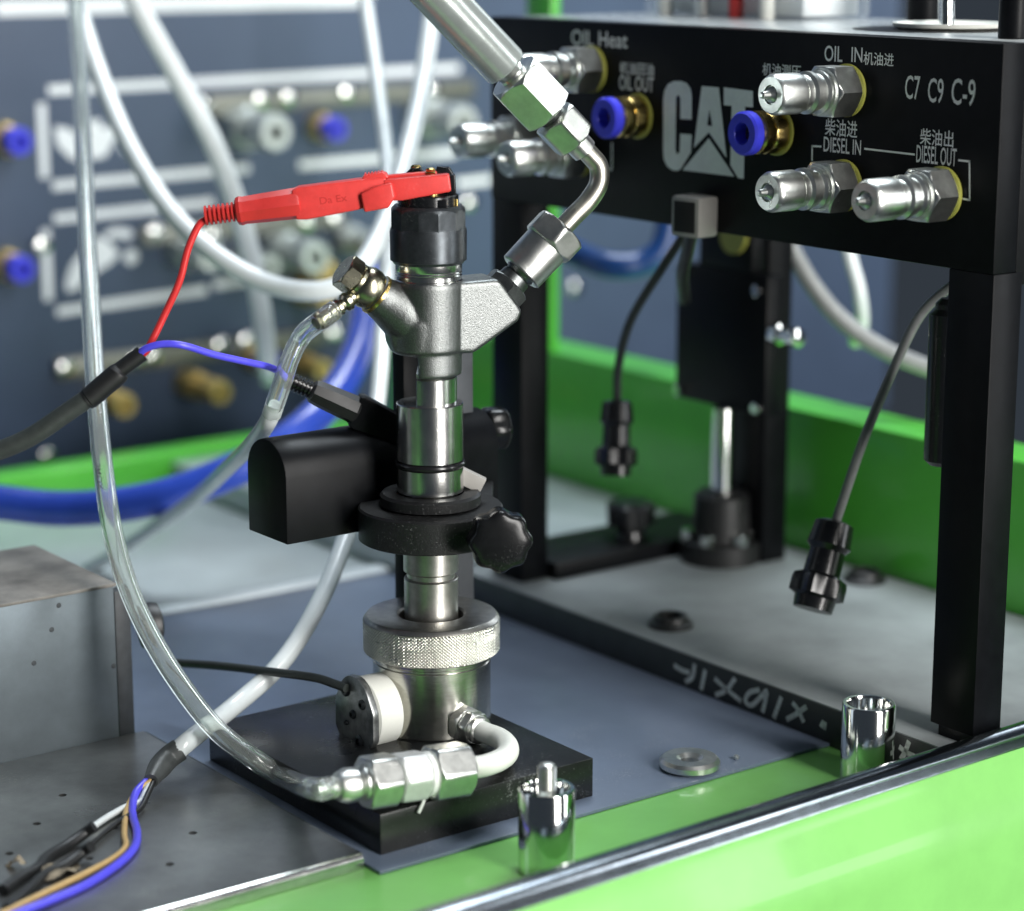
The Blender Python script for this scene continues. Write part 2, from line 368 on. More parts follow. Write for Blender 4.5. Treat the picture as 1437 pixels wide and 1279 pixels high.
# ------------------------------------------------------------------ rear panel with its fittings
PYY = 58.0
rp = thing('fitting_panel', 'dark blue panel with white outlines and rows of hose fittings behind everything', 'panel', (25, PYY, -5))
obj('board', MB().box(-25, 85, PYY, PYY + 2, -6, 60, 0.1), 'panel_blue', rp)
def pline(p, q, w=0.62): obj('painted_line', ribbon([p, q], w, (0, -1, 0), 0.01), 'white_paint', rp, smooth=0)
lines = [[(9.89, 58, 26.88), (35.97, 58, 26.92)], [(12.96, 58, 22.03), (43.03, 58, 22.24)], [(12.47, 58, 21.29), (12.48, 58, 16.85)], [(12.97, 58, 16.35), (26.61, 58, 16.58)], [(30.31, 58, 16.54), (42.7, 58, 16.65)],
         [(12.97, 58, 14.38), (23.96, 58, 14.6)], [(12.38, 58, 13.78), (12.36, 58, 9.46)], [(12.89, 58, 8.71), (23.27, 58, 9.1)], [(23.79, 58, 9.37), (26.93, 58, 9.45)], [(42.69, 58, 14.54), (45.68, 58, 14.64)]]
for i, (p, q) in enumerate(lines): pline(p, q, 0.9 if i == 0 else 0.56)
def blob(pts): 
    P = [Vector(q) for q in pts]
    obj('painted_symbol', MB().add([q + Vector((0, -0.012, 0)) for q in P], [tuple(range(len(P)))]), 'white_paint', rp, smooth=0)
blob([(13.23, 58, 19.87), (14.11, 58, 19.74), (14.89, 58, 19.19), (15.38, 58, 19.67), (15.4, 58, 20.1), (16.35, 58, 20.14), (16.33, 58, 19.62), (17.2, 58, 19.75), (17.47, 58, 19.31), (16.95, 58, 18.47), (16.55, 58, 17.89), (15.11, 58, 17.72), (14.26, 58, 17.85), (13.37, 58, 18.76)])
blob([(17.55, 58, 18.87), (18.03, 58, 18.84), (18.1, 58, 18.06), (17.61, 58, 18.09)])
blob([(13.54, 58, 10.4), (13.97, 58, 11.49), (14.97, 58, 12.58), (15.76, 58, 13.09), (16.52, 58, 12.76), (17.26, 58, 11.91), (16.75, 58, 11.43), (15.86, 58, 10.98), (14.98, 58, 10.53), (14.18, 58, 9.9), (13.61, 58, 9.87)])
blob([(16.25, 58, 13.22), (16.94, 58, 13.52), (18, 58, 13.35), (18.28, 58, 12.98), (17.88, 58, 12.74), (17.01, 58, 12.99), (16.43, 58, 12.86)])
blob([(17.55, 58, 11.8), (17.95, 58, 12.12), (18.44, 58, 11.99), (18.52, 58, 11.45), (18.01, 58, 11.14), (17.63, 58, 11.35)])
NB = Vector((0, -1, 0))
def rail(x0, y0, x1, y1, p, q):
    p = Vector(p); q = Vector(q); d = (q - p); L = d.length
    obj('mounting_bar', MB().obox((p + q) / 2 + NB * 0.35, d, (0, 1, 0), L / 2 + 0.5, 0.35, 0.62, 0.1), 'bar_metal', rp)
for p, q in ([(22.89, 58, 20.69), (43.32, 58, 20.91)], [(19.12, 58, 12.91), (32.96, 58, 12.99)], [(12.97, 58, 5.27), (31.14, 58, 5.3)]): rail(0, 0, 0, 0, p, q)
def dome(p, r=0.5):
    p = Vector(p); obj('dome_screw', MB().lathe(p, (0, -1, 0), [(0, r), (0.15, r)] + [(0.15 + 1.15 * (math.cos(k * 0.055) - math.cos(0.44)), 1.15 * math.sin(k * 0.055) * r / 0.49) for k in (8, 7, 6, 5, 4, 3, 2, 1)] + [(0.15 + 1.15 * (1 - math.cos(0.44)), 0.004)], 24), 'chrome', rp, smooth=60)
for p in [(22.96, 57.3, 20.91), (27.2, 57.3, 20.94), (29.24, 57.3, 20.99), (33.65, 57.3, 21.07), (40.32, 57.3, 21.02), (19.44, 57.3, 13.22), (23.5, 57.3, 12.64), (30.44, 57.3, 12.93), (32.62, 57.3, 13.04), (43.36, 57.3, 13.31), (11.81, 57.3, 12.92), (12.96, 57.3, 5.38), (17.85, 57.3, 5.32), (18.9, 57.3, 5.43), (23.79, 57.3, 5.62), (25.67, 57.3, 5.7)]: dome(p)
for p in [(11.8, 58, -0.19), (52.95, 58, 6.5), (32.8, 58, 5.32)]: dome(p, 0.56)
def fitting(p, L, r, kind):
    p = Vector(p); b = 0.4
    f = obj('hose_fitting', MB().nut(p, p + NB * L * 0.45, r * 1.02, 6), 'lit_brass' if kind in ('blue', 'brass') else 'fitting_steel', rp)
    body = [(L * 0.45, r * 0.8), (L * 0.6, r * 0.95), (L * 0.95, r * 0.95), (L, r * 0.85), (L, r * 0.42), (L * 0.6, r * 0.40)]
    obj('collar', MB().lathe(p, NB, body, 32, caps=(0, 1)), {'blue': 'blue_collar', 'brass': 'lit_brass'}.get(kind, 'fitting_steel'), f)
for (p, L, r, k) in (((9.81, 58, 19.33), 2.6, 0.85, 'blue'), ((9.6, 58, 11.87), 2.6, 0.85, 'blue'), ((31.66, 58, 18.93), 2.6, 0.78, 'blue'),
                     ((25.39, 58, 19.25), 5.4, 1.22, 'steel'), ((39.52, 58, 19.14), 5.4, 1.22, 'steel'),
                     ((28.31, 58, 11.27), 5.0, 1.15, 'steel'), ((25.39, 58, 10.82), 4.2, 0.9, 'steel'), ((33.48, 58, 11.55), 4.0, 0.9, 'steel'), ((30.05, 58, 10.1), 3.6, 0.8, 'brass'), ((21.32, 58, 11.84), 4.2, 1.0, 'steel'), ((30.12, 58, 8.32), 3.4, 0.7, 'brass'),
                     ((15.33, 58, 3.21), 3.8, 0.8, 'brass'), ((21.53, 58, 3.38), 4.6, 0.8, 'brass'), ((29.9, 58, 3.64), 3.2, 0.7, 'brass'), ((26.26, 58, 4.51), 3.0, 0.75, 'blue')):
    fitting(p, L, r, k)

# ------------------------------------------------------------------ steel tray and metal box at the left
tr = thing('perforated_tray', 'dull stainless steel tray sheet with small punched holes and folded bright edge', 'tray', (-18, 0, 0))
holes = [(-13.72, 4.14, 0.4), (-15.71, 2.14, 0.4), (-11.69, -1.97, 0.4), (-15.69, -1.86, 0.4), (-13.72, -3.96, 0.4), (-17.69, 0.19, 0.4), (-13.7, 0.13, 0.4), (-16.89, -7.22, 0.4), (-18.43, -3.94, 0.4)]
bm = bmesh.new(); edges = []
def loop(pts):
    vs = [bm.verts.new(q) for q in pts]
    for i in range(len(vs)): edges.append(bm.edges.new((vs[i], vs[(i + 1) % len(vs)])))
loop([(-45, -7.0, 0.4), (-8.0, -7.0, 0.4), (-8.0, 8.6, 0.4), (-45, 8.6, 0.4)])
for hx, hy, hz in holes: loop([(hx + 0.15 * math.cos(-k * math.pi / 8), hy + 0.15 * math.sin(-k * math.pi / 8), 0.4) for k in range(16)])
bmesh.ops.triangle_fill(bm, use_beauty=True, use_dissolve=False, edges=edges)
ex = bmesh.ops.extrude_face_region(bm, geom=bm.faces[:]); bmesh.ops.translate(bm, verts=[e for e in ex['geom'] if isinstance(e, bmesh.types.BMVert)], vec=(0, 0, -0.12))
m_ = MB(); m_.from_bm(bm, lambda q: q.copy()); obj('sheet', m_, 'tray_steel', tr, smooth=0)
obj('under_tray', MB().box(-45, -8.3, -6.7, 8.3, -0.14, 0.05), 'hole_black', tr)
obj('folded_edge', MB().extrude([(-7.02, 0.41), (-7.16, 0.35), (-7.22, 0.22), (-7.22, -0.13), (-7.1, -0.13), (-7.05, 0.2)], -45, -7.95, (0, 0, 0), (0, 1, 0), (0, 0, 1), (1, 0, 0)), 'steel', tr, smooth=60)
obj('side_edge', MB().box(-7.999, -7.9, -7.1, 8.5, -0.13, 0.4, 0.03), 'dark_steel', tr)

bx = thing('metal_box', 'grey metal box with rough stained top standing behind the perforated tray', 'box', (-18, 14, 0))
obj('front_sheet', MB().box(-45, -9.05, 8.62, 8.8, 0.28, 6.55, 0.03), 'box_metal', bx)
obj('recess_strip', MB().box(-8.98, -8.3, 8.72, 9.3, 0.0, 6.3, 0.05), 'box_dark', bx)  # stands in for a recess, its shade put into the dark colour
obj('lid', MB().box(-45, -8.95, 8.56, 15.8, 6.55, 6.68, 0.03), 'box_top', bx)
obj('inner_wall', MB().box(-45, -9.0, 15.5, 15.7, 0.0, 6.54), 'box_metal', bx)
for q in ((-11.4, 8.6, 6.2), (-11.74, 8.6, 5.29), (-9.18, 8.6, 3.33), (-12.54, 8.6, 4.1)):
    obj('rivet', MB().lathe((q[0], 8.63, q[2]), (0, -1, 0), [(0, 0.11), (0.02, 0.10), (0.03, 0.06)], 12), 'box_dark', bx)
obj('rubber_grommet', MB().lathe((-7.11, 9.2, 4.47), (1, -0.25, 0), [(-0.5, 0.4), (-0.45, 0.85), (-0.1, 0.95), (0.2, 0.9), (0.35, 0.55)], 28), 'black_rubber', bx)
# dried leaf scraps under the wires
def leaf(c, a, L):
    c = Vector(c); d = Vector((math.cos(a), math.sin(a), 0)); n = Vector((-d.y, d.x, 0)); vs = []; fs = []
    for i in range(9):
        t = i / 8; w = 0.3 * L * math.sin(math.pi * t) ** 0.7 * (0.8 + 0.4 * random.random())
        for k in (-1, -0.4, 0.3, 1):
            vs.append(c + d * (L * (t - 0.5)) + n * (w * k) + ZZ * (0.06 + 0.25 * abs(k) * random.random() + 0.12 * math.sin(5 * t)))
    for i in range(8):
        for k in range(3): fs.append((i * 4 + k, i * 4 + k + 1, i * 4 + k + 5, i * 4 + k + 4))
    return MB().add(vs, fs)
tag(obj('dry_leaf', leaf((-17.1, -2.49, 0.42), 0.5, 2.0), 'dry_leaf', None, (-17.08, -2.44, 0.4), 0), 'curled brown dry leaf lying between the black and tan wires', 'leaf')
tag(obj('dry_leaf', leaf((-18.03, -1.03, 0.42), 2.2, 0.8), 'dry_leaf', None, (-18.01, -0.98, 0.4), 0), 'tiny brown leaf scrap beside the black sleeved wires on the tray', 'leaf')

# ------------------------------------------------------------------ small things standing on the bench
def pipe_post(name, label, x, y, ztop, r, bolt):
    t = thing(name, label, 'post', (x, y, -0.15), None)
    rr = [(0, r), (ztop - 0.06 + 0.15, r), (ztop + 0.15, r - 0.05), (ztop + 0.15, r - 0.16), (ztop - 0.1 + 0.15, r - 0.2), (0.6 if not bolt else ztop - 0.15, r - 0.2)]
    obj('sleeve', MB().lathe((x, y, -0.15), ZZ, rr, 64, caps=(1, 1)), 'chrome', t, smooth=40)
    if bolt:
        th = [(ztop - 0.3, 0.3)]
        for k in range(13): th += [(ztop - 0.05 + k * 0.065, 0.32), (ztop - 0.02 + k * 0.065, 0.28)]
        th += [(ztop + 0.85, 0.24), (ztop + 0.9, 0.12)]
        obj('threaded_stud', MB().lathe((x, y, 0), ZZ, th, 28), 'zinc', t)
    return t
pipe_post('steel_post', 'polished steel sleeve with a threaded stud in its top', -2.9, -11.0, 2.85, 0.98, True)
pipe_post('steel_post', 'open hollow polished steel sleeve beside the chalk marked plate', 12.45, -11.2, 2.8, 1.02, False)
wq = (7.33, -6.79, 0)
tag(obj('washer', MB().lathe((wq[0], wq[1], 0.0), ZZ, [(0, 0.5), (0, 1.0), (0.12, 1.17), (0.32, 1.17), (0.45, 1.05), (0.45, 0.52), (0.3, 0.36), (0.05, 0.36)], 48, close=True), 'zinc', None, (wq[0], wq[1], 0)), 'thick plain steel washer lying on the blue deck', 'washer')
tag(obj('bead', MB().lathe((9.4, -7.16, 0), ZZ, [(0, 0.05), (0.06, 0.12), (0.14, 0.12), (0.2, 0.04)], 12), 'zinc', None, (9.4, -7.16, 0)), 'tiny metal bead on the blue deck next to the washer', 'bead')
def grommet(q, r, label):
    tag(obj('grommet', MB().lathe(q, ZZ, [(0, r * 0.9), (0, r), (0.14, r), (0.2, r * 0.92), (0.24, r * 0.8), (0.45, r * 0.76), (0.52, r * 0.66), (0.48, r * 0.52), (0.1, r * 0.5), (0, r * 0.55)], 36, close=True), 'black_rubber', None, q), label, 'grommet', 'black grommets on the grey plate')
grommet((15.75, 4.17, 1.5), 1.0, 'black ring grommet on the grey plate above the chalk marks')
grommet((27.77, 4.17, 1.5), 1.0, 'black ring grommet on the grey plate beside the green wall')
q = (22.21, 14.75, 1.5)
tk = thing('star_knob_screw', 'black knob screwed to the black foot bar near the chrome rod', 'knob', q)
obj('knob_head', MB().lathe((q[0], q[1], 2.6), ZZ, [(0, 0.7), (0.3, 0.75), (0.4, 1.15), (1.3, 1.2), (1.5, 0.95)], 48, shape=lambda ph, t, r: r * (1 + 0.06 * math.cos(7 * ph))), 'black_plastic', tk)
obj('flange', MB().lathe((q[0], q[1], 1.5), ZZ, [(0, 1.4), (0.5, 1.4), (0.7, 0.8), (1.12, 0.7)], 32), 'black_plastic', tk)

# ------------------------------------------------------------------ black frame with couplers
FX = 14.6
fr = thing('test_stand', 'black metal stand with white lettering and quick couplers on its crossbeam', 'frame', (20, 0, 1.5))
obj('front_plate', MB().box(FX, FX + 1.2, -14.5, 15.9, 19.4, 27.6, 0.04), 'black_anodised', fr)
obj('top_plate', MB().box(FX + 1.2, 27.5, -14.45, 15.85, 26.9, 27.58, 0.03), 'beam_top', fr)
obj('end_plate', MB().box(FX + 1.2, 27.5, -14.5, -14.0, 18.9, 26.89, 0.03), 'black_anodised', fr)
obj('leg', MB().box(FX + 0.02, FX + 1.55, -14.52, -12.35, 1.9, 19.39, 0.04), 'black_anodised', fr)
obj('foot', MB().box(FX + 0.05, FX + 1.5, -14.5, -12.75, 1.5, 1.9, 0.02), 'black_anodised', fr)
obj('leg', MB().box(FX + 0.02, FX + 1.55, 13.55, 15.85, 1.5, 19.39, 0.04), 'black_anodised', fr)
obj('leg', MB().box(26.0, 27.5, 9.3, 11.6, 1.5, 26.89, 0.04), 'black_anodised', fr)
obj('foot_bar', MB().box(FX + 1.56, 27.5, 12.9, 17.2, 1.5, 2.3, 0.05), 'black_anodised', fr)
RT = Vector((0, -1, 0))
def coupler(y, z):
    p = Vector((FX, y, z)); A = Vector((-1, 0, 0))
    g = obj('quick_coupler', MB().lathe(p, A, [(1.35, 0.74), (1.5, 0.80), (1.62, 0.80), (1.72, 0.70), (1.95, 0.70), (2.05, 0.80), (2.25, 0.80), (2.35, 0.68), (2.62, 0.68), (2.75, 0.77), (3.8, 0.77), (3.95, 0.70), (4.0, 0.66), (4.0, 0.36), (3.9, 0.33)], 48), 'coupler_zinc', fr)
    obj('hex_body', MB().nut(p + A * 0.18, p + A * 1.4, 0.93, 6, u=(0, 0, 1)), 'coupler_zinc', g)
    obj('gasket', MB().lathe(p, A, [(0, 0.95), (0.04, 1.0), (0.14, 1.0), (0.18, 0.93)], 40), 'yellow_gasket', g)
    obj('valve_tip', MB().lathe(p, A, [(3.85, 0.32), (3.98, 0.30), (4.12, 0.17), (4.42, 0.13), (4.47, 0.07)], 24), 'coupler_zinc', g)
for y, z in ((-6.9, 25.55), (-6.86, 21.95), (-11.9, 22.1), (8.5, 25.6), (12.9, 22.4), (9.4, 21.9)): coupler(y, z)
def push_fitting(y, z):
    p = Vector((FX, y, z)); A = Vector((-1, 0, 0))
    g = obj('push_fitting', MB().lathe(p, A, [(0.14, 0.86), (0.7, 0.86), (0.75, 0.78), (0.95, 0.84), (1.25, 0.84), (1.35, 0.7)], 40, shape=lambda ph, t, r: min(r, hexr(ph, 0.80)) if t < 0.75 else r), 'brass', fr)
    obj('gasket', MB().lathe(p, A, [(0, 0.9), (0.04, 0.96), (0.1, 0.96), (0.14, 0.9)], 36), 'yellow_gasket', g)
    obj('release_collar', MB().lathe(p, A, [(1.3, 0.66), (1.42, 0.70), (1.5, 0.86), (1.82, 0.86), (1.92, 0.78), (1.92, 0.44), (1.85, 0.40), (1.0, 0.40), (1.0, 0.60)], 40, close=True), 'blue_collar', g)
    obj('bore', MB().lathe(p, A, [(0.9, 0.39), (1.02, 0.39)], 24), 'bore_blue', g)
for y, z in ((-3.1, 23.75), (5.4, 23.8)): push_fitting(y, z)
def sign(body, p0, w, h, m='print_white'):
    obj('lettering', text_mb(body, Vector((FX - 0.012, p0[0], p0[1])), RT, ZZ, w, h), m, fr, smooth=0)
for body, a, b in (('OIL', (14.6, -5.59, 26.58), (14.6, -6.56, 27.18)), ('IN', (14.6, -7.03, 26.62), (14.6, -7.61, 27.17)), ('机油进', (14.6, -7.67, 26.54), (14.6, -9.23, 27.03)),
                   ('C7', (14.6, -9.85, 25.4), (14.6, -10.59, 26.27)), ('C9', (14.6, -10.99, 25.34), (14.6, -11.75, 26.23)), ('C-9', (14.6, -12.14, 25.33), (14.6, -13.28, 26.28)),
                   ('柴油出', (14.6, -10.69, 23.79), (14.6, -12.33, 24.39)), ('DIESEL OUT', (14.6, -10.54, 23.12), (14.6, -12.51, 23.77)),
                   ('柴油进', (14.6, -5.74, 23.78), (14.6, -7.47, 24.43)), ('DIESEL IN', (14.6, -5.69, 23.15), (14.6, -7.69, 23.73)),
                   ('机油回油', (14.6, 6.67, 25.49), (14.6, 4.44, 26.01)), ('OIL OUT', (14.6, 6.71, 24.83), (14.6, 4.43, 25.45)), ('机油测压', (14.6, -2.15, 25.87), (14.6, -4.31, 26.36)),
                   ('OIL Heat', (14.6, 9.99, 26.57), (14.6, 6.18, 27.23))):
    sign(body, (a[1], a[2]), abs(a[1] - b[1]), max(0.3, b[2] - a[2]))
def sline(pts, w=0.075): obj('painted_line', ribbon(pts, w, (-1, 0, 0), 0.012), 'print_white', fr, smooth=0)
for c in ([(14.6, -5.08, 22.74), (14.6, -5.06, 23.34)], [(14.6, -5.02, 23.31), (14.6, -5.57, 23.33)], [(14.6, -7.86, 23.42), (14.6, -10.46, 23.4)], [(14.6, -12.6, 23.36), (14.6, -13.18, 23.36)], [(14.6, -13.14, 23.38), (14.6, -13.23, 21.98)], [(14.6, -12.43, 22.01), (14.6, -13.26, 21.98)],
          [(14.6, 7.15, 22.56), (14.6, 7.13, 21.41)], [(14.6, 7.76, 21.39), (14.6, 7.09, 21.41)]): sline(c)
def emblem(pts):
    P = [Vector((FX - 0.012, q[1], q[2])) for q in pts]
    obj('emblem_letter', MB().add(P, [tuple(f) for f in tessellate_polygon([P])]), 'print_silver', fr, smooth=0)
emblem([(14.6, 3.82, 24.57), (14.6, 3.74, 24.96), (14.6, 3.52, 25.23), (14.6, 3.16, 25.37), (14.6, 2.71, 25.39), (14.6, 2.36, 25.33), (14.6, 2.13, 25.14), (14.6, 2.03, 24.85), (14.6, 2.01, 23.87), (14.6, 2.72, 23.85), (14.6, 2.74, 24.72), (14.6, 2.88, 24.83), (14.6, 3.01, 24.71), (14.6, 3, 22.57), (14.6, 2.91, 22.37), (14.6, 2.73, 22.48), (14.6, 2.71, 23.24), (14.6, 1.99, 23.26), (14.6, 2.02, 22.53), (14.6, 2.63, 21.81), (14.6, 2.8, 21.71), (14.6, 3.16, 21.7), (14.6, 3.49, 21.83), (14.6, 3.72, 22.1), (14.6, 3.77, 22.4)])
emblem([(14.6, 1.43, 25.26), (14.6, 0.39, 25.26), (14.6, -0.16, 22.47), (14.6, 0.94, 23.42), (14.6, 1.85, 22.72)])
emblem([(14.6, 0.94, 23.19), (14.6, -0.65, 21.76), (14.6, 2.53, 21.76)])
emblem([(14.6, 0.09, 25.28), (14.6, -1.63, 25.23), (14.6, -1.66, 24.59), (14.6, -1.2, 24.59), (14.6, -1.21, 21.72), (14.6, -0.87, 21.72), (14.6, -0.39, 22.2), (14.6, -0.4, 24.57), (14.6, 0.07, 24.57)])
emb = MB().add([Vector((FX - 0.02, q[1], q[2])) for q in [(14.6, 0.93, 24.34), (14.6, 0.73, 23.69), (14.6, 1.04, 23.7)]], [(0, 1, 2)])
obj('emblem_cutout', emb, 'black_anodised', fr, smooth=0)

# on top of the frame
tj = thing('clear_tank', 'clear acrylic tank with white lid standing on the black frame', 'tank', (25, 10, 27.6))
obj('wall', MB().box(23.2, 27.4, 4.6, 15.4, 27.59, 36, 0.2), 'clear_acrylic', tj)
obj('content', MB().box(23.6, 27.0, 5.0, 15.0, 27.7, 33, 0.1), 'milky_liquid', tj)
for yy, m_n in ((13.4, 'white_plastic'), (10.9, 'zinc'), (8.6, 'red_boot'), (6.6, 'white_plastic')): obj('riser_tube', MB().lathe((22.9, yy, 27.57), ZZ, [(0, 0.34), (8, 0.34)], 20), m_n, tj)
rd = thing('rod_cup', 'white dish with an upright chrome rod on top of the frame', 'dish', (21.7, -5.4, 27.6))
obj('dish', MB().lathe((21.7, -5.4, 27.6), ZZ, [(0, 2.0), (0.1, 2.25), (0.25, 2.3), (0.25, 2.1), (0.15, 2.0)], 48), 'white_plastic', rd)
obj('dish_seat', MB().lathe((21.3, -5.0, 27.57), ZZ, [(0, 3.3), (0.03, 3.3)], 48), 'black_anodised', rd)
obj('rod', MB().lathe((22.0, -4.9, 27.7), (0.05, 0.1, 1), [(0, 0.32), (9, 0.32)], 24), 'chrome', rd)
tag(obj('short_black_post', MB().lathe((26.3, 0.4, 27.57), ZZ, [(0, 0.7), (0.2, 0.75), (8, 0.75)], 28), 'black_anodised', None, (26.3, 0.4, 27.58)), 'short black post behind the chrome rod on the frame', 'post')
tag(obj('corner_post', MB().lathe((17.9, -12.0, 27.57), ZZ, [(0, 0.5), (0.05, 0.55), (8, 0.55)], 28), 'black_anodised', None, (17.9, -12.0, 27.58)), 'black post rising from the end corner of the crossbeam', 'post')

# cylinder unit behind the frame
cy = thing('lift_cylinder', 'black actuator block with a chrome piston rod in a bolted flange', 'actuator', (25, 11.2, 2.89))
cx, cyy, cz = (25, 11.2, 2.89)
obj('block', MB().box(24.9, 25.95, 8.2, 14.7, 9.0, 15.7, 0.15), 'black_anodised', cy)
obj('upper_block', MB().box(25.0, 25.9, 9.4, 13.2, 15.65, 18.6, 0.1), 'black_anodised', cy)
obj('rod', MB().lathe((cx, cyy, 3.4), ZZ, [(0, 0.55), (5.6, 0.55)], 32), 'chrome', cy)
fl = obj('flange', MB().lathe((cx, cyy, 1.5), ZZ, [(0, 2.0), (1.0, 2.0), (1.1, 1.4), (3.2, 1.35), (3.4, 1.1)], 40), 'black_powder', cy)
for k in range(6):
    a = k * math.pi / 3 + 0.4
    obj('bolt', MB().nut((cx + 1.62 * math.cos(a), cyy + 1.62 * math.sin(a), 2.5), (cx + 1.62 * math.cos(a), cyy + 1.62 * math.sin(a), 3.0), 0.3), 'chrome', fl)
for q in ((24.9, 14.3, 9.4), (24.9, 8.7, 9.4), (24.9, 14.2, 15.4), (24.9, 8.8, 15.0)):
    obj('bolt', MB().lathe(q, (-1, 0, 0), [(0, 0.28), (0.25, 0.28), (0.3, 0.2)], 16), 'chrome', cy)
obj('air_nipple', MB().lathe((25.4, 8.2, 13.0), (0, -1, 0), [(0, 0.5), (0.4, 0.5), (0.45, 0.32), (1.0, 0.32), (1.05, 0.45), (1.6, 0.45), (1.65, 0.3)], 24), 'chrome', cy)
obj('yellow_seal', MB().lathe((25.0, 10.6, 17.4), (-1, 0, 0.1), [(0, 0.9), (0.2, 0.9)], 24), 'yellow_gasket', cy)
tag(obj('guide_cylinder', MB().lathe((17, -10.23, 11.29), ZZ, [(0, 0.5), (0.2, 0.72), (5.9, 0.72), (6.1, 0.5), (6.3, 0.5), (6.5, 0.3)], 28), 'black_plastic', None, (17, -10.23, 11.29)), 'slim black cylinder hanging behind the leg at the lettered end', 'cylinder')

# hanging sensor plugs
def plug(name, label, top, bot, r, cable, cm='dark_cable'):
    t = thing(name, label, 'plug', bot); top = Vector(top); bot = Vector(bot); d = bot - top; L = d.length
    obj('plug_body', MB().lathe(top, d, [(0, r * 0.55), (0.03 * L, r * 0.8), (0.28 * L, r * 0.9), (0.34 * L, r * 0.72), (0.6 * L, r * 0.75), (0.64 * L, r * 1.0), (0.7 * L, r * 1.05), (0.84 * L, r * 1.05), (0.87 * L, r * 0.85), (L, r * 0.8)], 32,
        shape=lambda ph, tt, rr: rr * (1 + (0.10 * math.cos(6 * ph) if 0.62 * L < tt < 0.86 * L else 0))), 'black_plastic', t)
    obj('cable', MB().tube(cable, 0.2, 12), cm, t)
plug('sensor_plug', 'black plug hanging on a dark cable in front of the green wall', (16.98, 9.52, 10.62), (16.47, 8.95, 7.28), 0.85, [(16.46, 4.51, 18.71), (16.2, 5.57, 17.23), (16.05, 7.51, 14.65), (16.6, 8.99, 12.29), (16.96, 9.5, 10.49)])
plug('sensor_plug', 'black plug on a slanted grey cable above the grey plate', (15.84, -5.7, 8.26), (14.3, -6.12, 4.94), 1.0, [(18.85, -8.99, 18.12), (18.55, -8.3, 17.5), (18.18, -7.64, 16.61), (17.71, -7.09, 15.01), (16.59, -6.5, 11.88), (15.83, -5.71, 8.17)], 'grey_cable')
gc = thing('grey_connector', 'square grey connector socket hanging in front of the crossbeam', 'connector', (13.51, 0.47, 19.22))
cp = Vector((13.96, 1.01, 20.06))
co_ = MB().obox(cp, (1, 0.12, 0), (-0.12, 1, 0), 0.62, 0.78, 0.84, 0.16); obj('shell', co_, 'grey_plastic', gc)
obj('socket', MB().obox(cp + Vector((-0.6, -0.07, 0)), (1, 0.12, 0), (-0.12, 1, 0), 0.04, 0.58, 0.64, 0.03), 'hole_black', gc)
obj('lead', MB().tube([(13.82, 0.96, 19.52), (14.56, 2.05, 18.52), (16.19, 4.25, 17.08), (20.02, 8.51, 15.09)], 0.28, 12), 'black_rubber', gc)

# ------------------------------------------------------------------ injector stand: base plate, cup, clamp
bs = thing('base_plate', 'thick black square base plate under the knurled cup', 'base plate', (-2.2, -0.8, 0))
obj('slab', MB().box(-7.0, 2.5, -6.85, 5.1, 0.0, 1.5, 0.04), 'black_slab', bs)
cup = thing('collector_cup', 'nickel collector cup with knurled ring, white side sensor and hose elbow', 'cup', (0, 0, 1.5))
obj('cup_body', MB().lathe((0, 0, 1.5), ZZ, [(0, 2.2), (0.05, 2.27), (2.62, 2.27), (2.66, 2.22), (2.74, 2.22), (2.78, 2.27), (3.0, 2.27)], 96), 'turned_steel', cup)
def knurl(ph, t, r):
    k = 120
    a = abs(((ph * k / (2 * math.pi) + t * 8.0) % 1) - 0.5) * 2; b = abs(((ph * k / (2 * math.pi) - t * 8.0) % 1) - 0.5) * 2
    return r + 0.046 * (min(a, b) * 1.6 - 0.5)
obj('knurled_band', MB().lathe((0, 0, 4.5), ZZ, [(0.02 + 1.22 * i / 48, 2.60) for i in range(49)], 1040, caps=(0, 0), shape=knurl), 'knurl_steel', cup, smooth=60)
obj('ring', MB().lathe((0, 0, 4.46), ZZ, [(0, 2.2), (0.0, 2.5), (0.06, 2.57), (1.26, 2.57), (1.29, 2.61), (1.44, 2.50), (1.46, 2.46), (1.46, 1.32), (1.40, 1.24), (0.2, 1.22)], 96, caps=(1, 1)), 'satin_steel', cup)
# side sensor on the cup, facing -X
sz = 2.56
se = obj('sensor_housing', MB().lathe((-2.2, 0, sz), (-1, 0, 0), [(0, 1.2), (0.05, 1.36), (1.05, 1.38), (1.12, 1.3)], 56), 'white_plastic', cup)
plate = []
for k in range(48):
    ph = 2 * math.pi * k / 48; rr = 1.5 - 0.20 * (0.5 + 0.5 * math.cos(3 * (ph - 0.5))) ** 1.5
    rr = min(rr, 1.30 / max(0.01, abs(math.cos(ph))) if abs(math.cos(ph)) > 0.5 else 9)
    plate.append((rr * math.cos(ph), rr * math.sin(ph)))
obj('cover_plate', MB().extrude(plate, 0, 0.28, (-3.32, 0, sz), (0, 1, 0), (0, 0, 1), (-1, 0, 0), 0.03), 'sensor_plate', se)
for (dy, dz, r) in ((0.55, 0.85, 0.27), (-0.35, -0.98, 0.27), (-0.6, 0.55, 0.2), (0.05, 0.0, 0.18), (0.5, -0.45, 0.1)):
    obj('screw', MB().lathe((-3.6, dy, sz + dz), (-1, 0, 0), [(0, r), (0.05, r), (0.1, r * 0.75), (0.1, r * 0.45), (0.02, r * 0.4)], 20), 'black_oxide', se)
